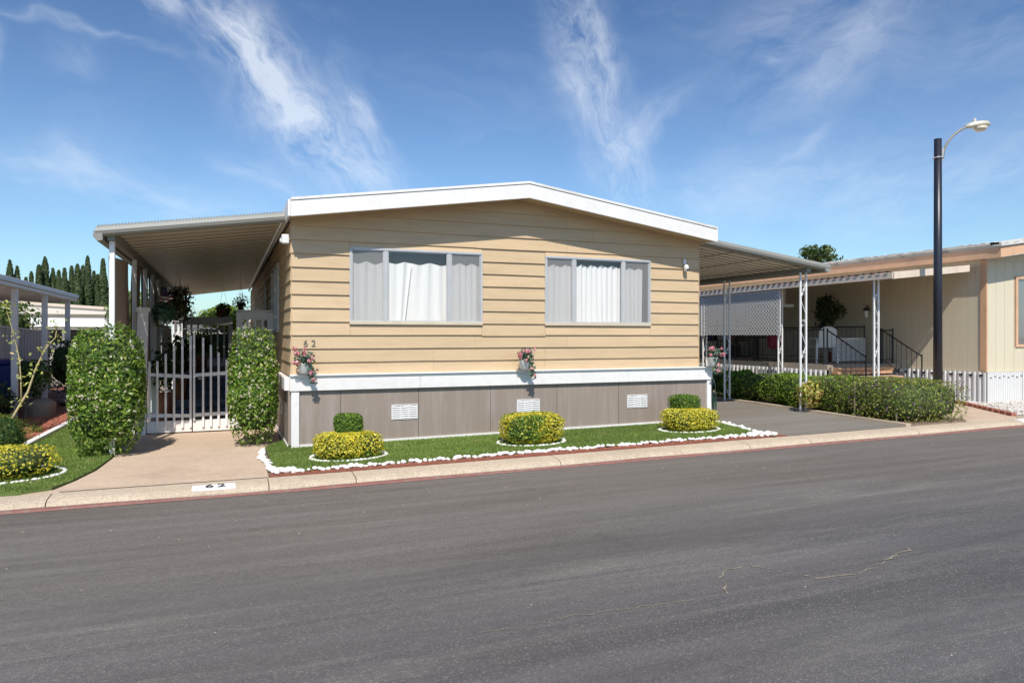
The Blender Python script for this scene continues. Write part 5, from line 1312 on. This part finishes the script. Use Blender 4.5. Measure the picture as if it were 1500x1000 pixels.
for z in (1.0, 1.5, 2.0): box('shelf', shelf_m, t, 14.35, 14.95, 7.4, 9.4, z, z+.03)
for b in (7.4, 8.4, 9.36): box('upright', shelf_m, t, 14.36, 14.40, b, b+.04, .98, 2.2)
for i, (yy, zz, h, mm) in enumerate([(7.6, 1.53, .25, 'terracotta'), (8.1, 1.53, .3, 'white_resin'), (8.8, 1.53, .22, 'navy_cloth'), (7.8, 1.03, .35, 'shelf_wood'), (8.7, 1.03, .3, 'white_pot')]):
    o = box('storage_box', MATS[mm], None, 14.45, 14.85, yy, yy+.38, zz+.001, zz+h, bevel=.01)
    tag(o, ['terracotta coloured box on the upper porch shelf', 'white box on the upper porch shelf', 'navy box on the upper porch shelf', 'brown box on the bottom porch shelf', 'pale box on the bottom porch shelf'][i], 'box', 'boxes on the neighbour porch shelf')

# far back wall of the neighbour's lot and trees behind the roofs
np.random.seed(91); random.seed(91)
LQ = [(.07, .11, .03), (.11, .16, .045), (.22, .26, .10), (.05, .07, .025)]
tree('broadleaf_tree', 'broad leaved tree rising behind the neighbour roof near the carport corner', (31.5, 21.1, 6.15), (1.35, 1.35, 1.05), 1300, .30, LQ, [3, 3, 2, 2], 95, (31.5, 21.1, .2), 5, .12, .3, .7)

# ------------------------------------------------------------------ left neighbour: pergola, fence, bin, shrubs
pg = thing('pergola', 'grey-white painted pergola with flat roof at the left edge', 'pergola', (-5.2, 8, 0))
for i, (y) in enumerate((6.05, 8.65, 11.3)):
    box('post', grey_post_m, pg, -4.96, -4.85, y, y+.11, .03, 2.66, bevel=.006)
box('beam', grey_post_m, pg, -5.0, -4.80, 2.0, 12.0, 2.66, 2.73, bevel=.004); box('roof_edge', grey_post_m, pg, -5.02, -4.76, 1.9, 12.1, 2.735, 2.83, bevel=.006)
box('roof_deck', grey_post_m, pg, -8.5, -5.03, 1.95, 12.05, 2.74, 2.80)
for k in range(9): box('rafter', grey_post_m, pg, -8.5, -5.01, 2.4+k*1.15, 2.46+k*1.15, 2.62, 2.735)
fe = thing('grey_fence', 'grey vertical board fence behind the pergola posts', 'fence', (-5.7, 8, 0))
y = 4.2; k = 0
while y < 13.2:
    zt = 1.96-.022*(y-5)*1.0; w_ = .30 if y < 9.6 else .16
    B().hexa([(-5.72+(.012 if k % 2 else 0), y+.004, .03), (-5.69+(.012 if k % 2 else 0), y+.004, .03), (-5.69+(.012 if k % 2 else 0), y+w_-.004, .03), (-5.72+(.012 if k % 2 else 0), y+w_-.004, .03),
              (-5.72+(.012 if k % 2 else 0), y+.004, zt), (-5.69+(.012 if k % 2 else 0), y+.004, zt), (-5.69+(.012 if k % 2 else 0), y+w_-.004, zt-.022*w_), (-5.72+(.012 if k % 2 else 0), y+w_-.004, zt-.022*w_)]).build('board', grey_fence_m, fe)
    y += w_; k += 1
B().hexa([(-5.75, 4.2, 1.975), (-5.65, 4.2, 1.975), (-5.65, 13.2, 1.78), (-5.75, 13.2, 1.78), (-5.75, 4.2, 2.01), (-5.65, 4.2, 2.01), (-5.65, 13.2, 1.815), (-5.75, 13.2, 1.815)]).build('cap_rail', grey_post_m, fe)
t = thing('recycling_bin', 'dark blue wheeled bin standing under the pergola', 'bin', (-5.35, 6.9, .03))
B().hexa([(-5.62, 6.55, .10), (-5.08, 6.55, .10), (-5.08, 7.15, .10), (-5.62, 7.15, .10), (-5.70, 6.45, 1.10), (-5.00, 6.45, 1.10), (-5.00, 7.25, 1.10), (-5.70, 7.25, 1.10)]).build('body', bin_m, t, bevel=.03)
B().hexa([(-5.73, 6.40, 1.102), (-4.97, 6.40, 1.102), (-4.97, 7.30, 1.102), (-5.73, 7.30, 1.102), (-5.66, 6.46, 1.18), (-5.04, 6.46, 1.18), (-5.04, 7.28, 1.20), (-5.66, 7.28, 1.20)]).build('lid', bin_m, t, bevel=.02)
for s_ in (-5.60, -5.10): B().tube([(s_-.03, 7.2, .13), (s_+.03, 7.2, .13)], .10, 14).build('wheel', ply_m, t)
def rock(lab, x, y, r, seed):
    import bmesh
    bm = bmesh.new(); bmesh.ops.create_icosphere(bm, subdivisions=3, radius=1); rs = random.Random(seed); a = [rs.uniform(0, 6) for _ in range(6)]
    for v in bm.verts:
        n_ = 1+.16*math.sin(v.co.x*3+a[0])+.13*math.sin(v.co.y*4+a[1])+.08*math.sin(v.co.z*6+a[2])+.05*math.sin(v.co.x*11+a[3]); v.co = Vector((v.co.x*r[0], v.co.y*r[1], v.co.z*r[2]))*n_
    me_ = bpy.data.meshes.new('boulder'); bm.to_mesh(me_); bm.free(); me_.materials.append(rock_m)
    me_.polygons.foreach_set('use_smooth', [True]*len(me_.polygons))
    tag(link_mesh('boulder', me_, None, (x, y, r[2]*.55)), lab, 'boulder', 'boulders in the mulch bed')
rock('brown boulder beneath the middle pergola post', -4.55, 6.3, (.36, .28, .24), 1)
rock('flatter brown boulder close to the left jasmine column', -4.20, 8.6, (.42, .3, .2), 2)
np.random.seed(101); random.seed(101)
MG = [(.05, .11, .025), (.09, .17, .04), (.16, .24, .06), (.03, .06, .02)]
bush('leafy_shrub', 'green leafy shrub round the middle pergola post', 'shrub', (-4.85, 6.9, .82), (.42, .45, .45), 1500, .085, MG, [3, 3, 2, 2], 2, .3, .5, 103, 4, corer=.5, trunk=([(-4.62, 5.6, .02), (-4.75, 6.4, .4), (-4.85, 6.9, .7)], .025))
bush('leafy_shrub', 'dark feathery shrub between the pergola and the left jasmine column', 'shrub', (-4.55, 9.8, .95), (.62, .8, .75), 2600, .08, [(.03, .065, .02), (.05, .10, .03), (.08, .14, .05)], [3, 3, 1], 2, .3, .5, 104, 3, corer=.6)
bush('leafy_shrub', 'dark mixed shrub in front of the blue bin', 'shrub', (-5.15, 5.2, .45), (.5, .45, .36), 1500, .07, [(.03, .06, .02), (.05, .10, .03), (.20, .14, .05)], [3, 3, 1], 2, .3, .5, 105, 4, corer=.6)
bush('juniper', 'yellow-green spiky juniper at the left edge of the mulch bed', 'shrub', (-4.35, 1.9, .22), (.60, .75, .26), 3600, .075, [(.22, .28, .06), (.15, .22, .06), (.30, .33, .10)], [3, 3, 2], 2, .25, .5, 106, 4, corer=.6, aspect=.18)
for i, (x, y, r_) in enumerate(((-4.0, 3.4, .16), (-3.95, 2.3, .22), (-4.3, 4.3, .18))):
    bush('ground_plant', ['small yellow-green tuft beside the pale edging strip', 'larger pale yellow tuft at the corner of the mulch bed', 'small green tuft in front of the boulder'][i], 'plant', (x, y, .07), (r_, r_, .09), 260, .045,
         [(.40, .38, .10), (.16, .24, .05), (.30, .12, .08)], [3, 3, 1], 2, .3, .6, 110+i, 6, 'small tufts in the red mulch', corer=0)
t = thing('bent_cane', 'tall bent pale cane with yellowing leaves in the mulch bed', 'plant', (-4.25, 2.9, .03))
c1 = [(-4.35, 2.7, .03), (-4.18, 2.85, .35), (-4.0, 3.0, .75), (-3.92, 3.1, 1.1), (-3.80, 3.2, 1.45), (-3.66, 3.3, 1.66), (-3.63, 3.32, 1.9)]
c2 = [(-4.08, 2.95, .60), (-4.10, 3.0, .95), (-4.13, 3.05, 1.3), (-4.22, 3.1, 1.7), (-4.32, 3.1, 2.1)]
B().tube(c1, [.022, .02, .018, .015, .012, .009, .005], 7).build('stem', twig_m, t, smooth=True)
B().tube(c2, [.014, .012, .010, .007, .004], 6).build('stem', twig_m, t, smooth=True)
Ps = []
for cc in (c1[3:], c2): 
    for q in cc:
        for _ in range(14): Ps.append((q[0]+random.gauss(0, .06), q[1]+random.gauss(0, .06), q[2]+random.gauss(0, .07)))
P = np.array(Ps); leaves('leaves', P, np.tile([0, -.6, .7], (len(P), 1)), np.random.uniform(.04, .09, len(P)), pal(len(P), [(.45, .46, .12), (.30, .36, .10), (.62, .50, .30)], [3, 3, 1]), t, aspect=.6)
# flowering hedge over the fence
OL = [(.10, .16, .035), (.16, .23, .05), (.06, .10, .025), (.26, .27, .09)]
bush('flowering_hedge', 'tall leafy hedge with pink and cream tips behind the near fence', 'hedge', (-7.6, 9.6, 2.1), (1.35, 2.4, .75), 4200, .13, OL, [3, 3, 2, 2], 2.4, .22, .4, 121, 2.0, 'leafy bushes behind the grey fence', corer=.72, flowers=([(.75, .30, .45), (.80, .72, .60)], [1, 4], 60, .05))
bush('leafy_bush', 'loose olive-green bush behind the far end of the grey fence', 'bush', (-7.3, 14.2, 1.9), (1.25, 1.7, .85), 3200, .14, OL, [3, 4, 2, 2], 2.2, .28, .5, 122, 2.0, 'leafy bushes behind the grey fence', corer=.65)
bush('bougainvillea', 'magenta flowering bush at the far left edge above the fence', 'bush', (-8.6, 7.8, 2.15), (.8, .9, .5), 1100, .11, [(.50, .08, .25), (.60, .20, .38), (.08, .12, .03)], [2, 2, 3], 2, .3, .5, 123, 3, corer=.6)
bush('leafy_bush', 'green bush beside the shade cloth in the gap left of the tan home', 'bush', (-4.2, 20.5, 2.4), (1.0, 1.2, 1.1), 2200, .15, [(.12, .20, .03), (.20, .28, .05), (.07, .12, .02)], [3, 2, 2], 2.2, .25, .4, 124, 2.0, corer=.7)
# white building with a slatted awning
wb = thing('white_mobile_home', 'long low white mobile home in the background left of the porch', 'mobile home', (-10, 30, 0))
wbm = pm('bright_cream_wall', (.66, .60, .52), .7, .05)
box('wall', wbm, wb, -26, -5.2, 30, 42, 0, 2.75)
B().prism([(-26.2, 2.75), (-5.0, 2.75), (-5.0, 2.90), (-15.5, 3.55), (-26.2, 2.90)], 'y', 29.7, 42.3).build('roof', wbm, wb)
B().hexa([(-15.5, 29.62, 3.54), (-4.95, 29.62, 2.89), (-4.95, 29.69, 2.89), (-15.5, 29.69, 3.54), (-15.5, 29.62, 3.68), (-4.95, 29.62, 3.03), (-4.95, 29.69, 3.03), (-15.5, 29.69, 3.68)]).build('fascia', nb_light_m, wb)
for xa in (-10.0, -8.2):
    w_ = box('window', white_m, wb, xa-.05, xa+1.65, 29.95, 29.998, 1.20, 2.05); box('pane', dark_m, w_, xa+.03, xa+1.57, 29.93, 29.949, 1.28, 1.97)
for k in range(6): B().hexa([(-10.3, 29.9-.14*k, 2.56-.075*k), (-6.1, 29.9-.14*k, 2.56-.075*k), (-6.1, 29.78-.14*k, 2.49-.075*k), (-10.3, 29.78-.14*k, 2.49-.075*k),
                             (-10.3, 29.9-.14*k, 2.575-.075*k), (-6.1, 29.9-.14*k, 2.575-.075*k), (-6.1, 29.78-.14*k, 2.505-.075*k), (-10.3, 29.78-.14*k, 2.505-.075*k)]).build('awning_slat', white_m, wb)
# house behind the porch end
hb = thing('far_house', 'pale roofed house glimpsed beyond the far end of the porch', 'house', (0, 42, 0))
box('wall', wbm, hb, -4, 12, 40, 50, 0, 2.6); B().prism([(-4.5, 2.6), (12.5, 2.6), (4, 4.0)], 'y', 39.5, 50.5).build('roof', nb_roof_m, hb)
# row of cypresses
SEEDS = [(14.5, 382, 8.5), (25, 391, 8), (7, 409, 7), (38, 407, 6.5), (46, 399, 7), (57, 389, 8.5), (66, 377, 10), (77.5, 394, 8), (86, 397, 8.5), (94.5, 394, 8.5), (105, 391, 8), (113.5, 388, 9), (121.5, 390, 9), (128.5, 376, 8), (137.5, 398, 8), (143.5, 403, 7.5), (151, 380, 9.5), (161, 420, 7), (172, 425, 8)]
ORD = ['leftmost slender cypress with a narrow bare-looking tip', 'second full cypress from the left in the far row', 'very short cypress at the extreme left of the far row', 'shortest cypress in the left half of the far row', 'narrow cypress left of the first tall pair', 'mid-height cypress just left of the tallest one in the left half', 'tallest cypress in the left half of the far row', 'cypress directly right of the tallest one in the left half', 'rounded-top cypress near the middle of the far row', 'middle cypress of the far row with a broad top', 'lone slim cypress with sky on both sides, mid row', 'left one of a tall pair right of the mid-row gap', 'right one of the tall pair, nudging the tallest spire', 'tallest thin spire in the right half of the far row', 'lower cypress right of the thin spire', 'narrow low cypress tucked left of the last broad one', 'broad tall cypress nearest the awning corner post', 'low cypress half hidden by the awning post', 'low cypress just right of the awning corner post']
th = R(YAW)
for i, (px_, py_, wd) in enumerate(SEEDS):
    zc = 78.0+random.uniform(-2, 2); xc = (px_-750)/1042*zc
    X = -.92 + xc*math.cos(th)+zc*math.sin(th); Y = -11.14 - xc*math.sin(th)+zc*math.cos(th); H = 1.7+(491-py_)/1042*zc; Rr = wd*1.0/1042*zc/2*1.6
    t = thing('cypress', ORD[i], 'cypress tree', (X, Y, 0), 'row of far cypress trees')
    n = 3600; zz = np.random.uniform(0, 1, n)**.85; prof_ = np.minimum(1, np.minimum((1-zz)*3.2+.02, 1))*(.92+.16*np.sin(zz*23+i))
    prof_ = np.where(zz > .55, np.sqrt(np.clip((1-zz)/.45, 0, 1))*.95+.03, 1.0)*(.93+.12*np.sin(zz*23+i)); a = np.random.uniform(0, 6.283, n)
    rr = Rr*prof_*np.random.uniform(.72, 1.12, n)
    P = np.stack([X+rr*np.cos(a), Y+rr*np.sin(a), zz*H+.05], 1); Nn = np.stack([np.cos(a), np.sin(a), np.full(n, .5)], 1)
    leaves('crown', P, Nn, np.random.uniform(.22, .42, n), pal(n, [(.075, .11, .04), (.11, .15, .055), (.05, .075, .03)], [3, 2, 2]), t, aspect=.4, jit=.6)
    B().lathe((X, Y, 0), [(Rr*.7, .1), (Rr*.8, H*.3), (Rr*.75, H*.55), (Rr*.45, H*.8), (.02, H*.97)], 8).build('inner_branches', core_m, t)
# palm frond peeping in at the left edge and an aerial above it
t = thing('palm_tree', 'palm crown peeping in at the far left edge', 'palm tree', (-13.6, 22, 0))
B().tube([(-14.6, 22, 0), (-14.6, 22, 4.5)], [.2, .16], 8).build('trunk', bark_m, t, smooth=True)
for k in range(12):
    a = k*2*math.pi/12+.2; pts = [(-14.6+r_*math.cos(a), 22+r_*math.sin(a), 4.5+.55*math.sin(min(r_*1.6, 2.6))-.12*r_*r_) for r_ in (0, .4, .8, 1.2, 1.6)]
    Pp = []
    for p0, p1 in zip(pts, pts[1:]):
        for q in range(10):
            f = q/10; Pp.append([p0[i]+(p1[i]-p0[i])*f for i in range(3)])
    Pp = np.repeat(np.array(Pp), 3, 0)+np.random.normal(0, .09, (len(Pp)*3, 3))
    leaves('frond', Pp, np.tile([0, 0, 1.], (len(Pp), 1)), np.full(len(Pp), .3), pal(len(Pp), [(.20, .24, .07), (.12, .17, .05)], [1, 1]), t, aspect=.12)
t = thing('roof_aerial', 'thin television aerial boom crossing the sky at the left edge', 'aerial', (-9.5, 12, 0))
B().tube([(-9.6, 12, 0), (-9.6, 12, 5.0)], .03, 6).build('mast', gutter_m, t)
B().tube([(-9.7, 12, 5.04), (-7.55, 12, 4.93)], .014, 5).build('boom', gutter_m, t)
for k in range(12): B().tube([(-9.5+k*.17, 11.8, 5.03-k*.009), (-9.5+k*.17, 12.2, 5.03-k*.009)], .007, 4).build('element', gutter_m, t)

for o in bpy.data.objects:
    if o.type == 'MESH' and o.parent is None and 'label' not in o and 'kind' not in o: o['kind'] = 'structure'
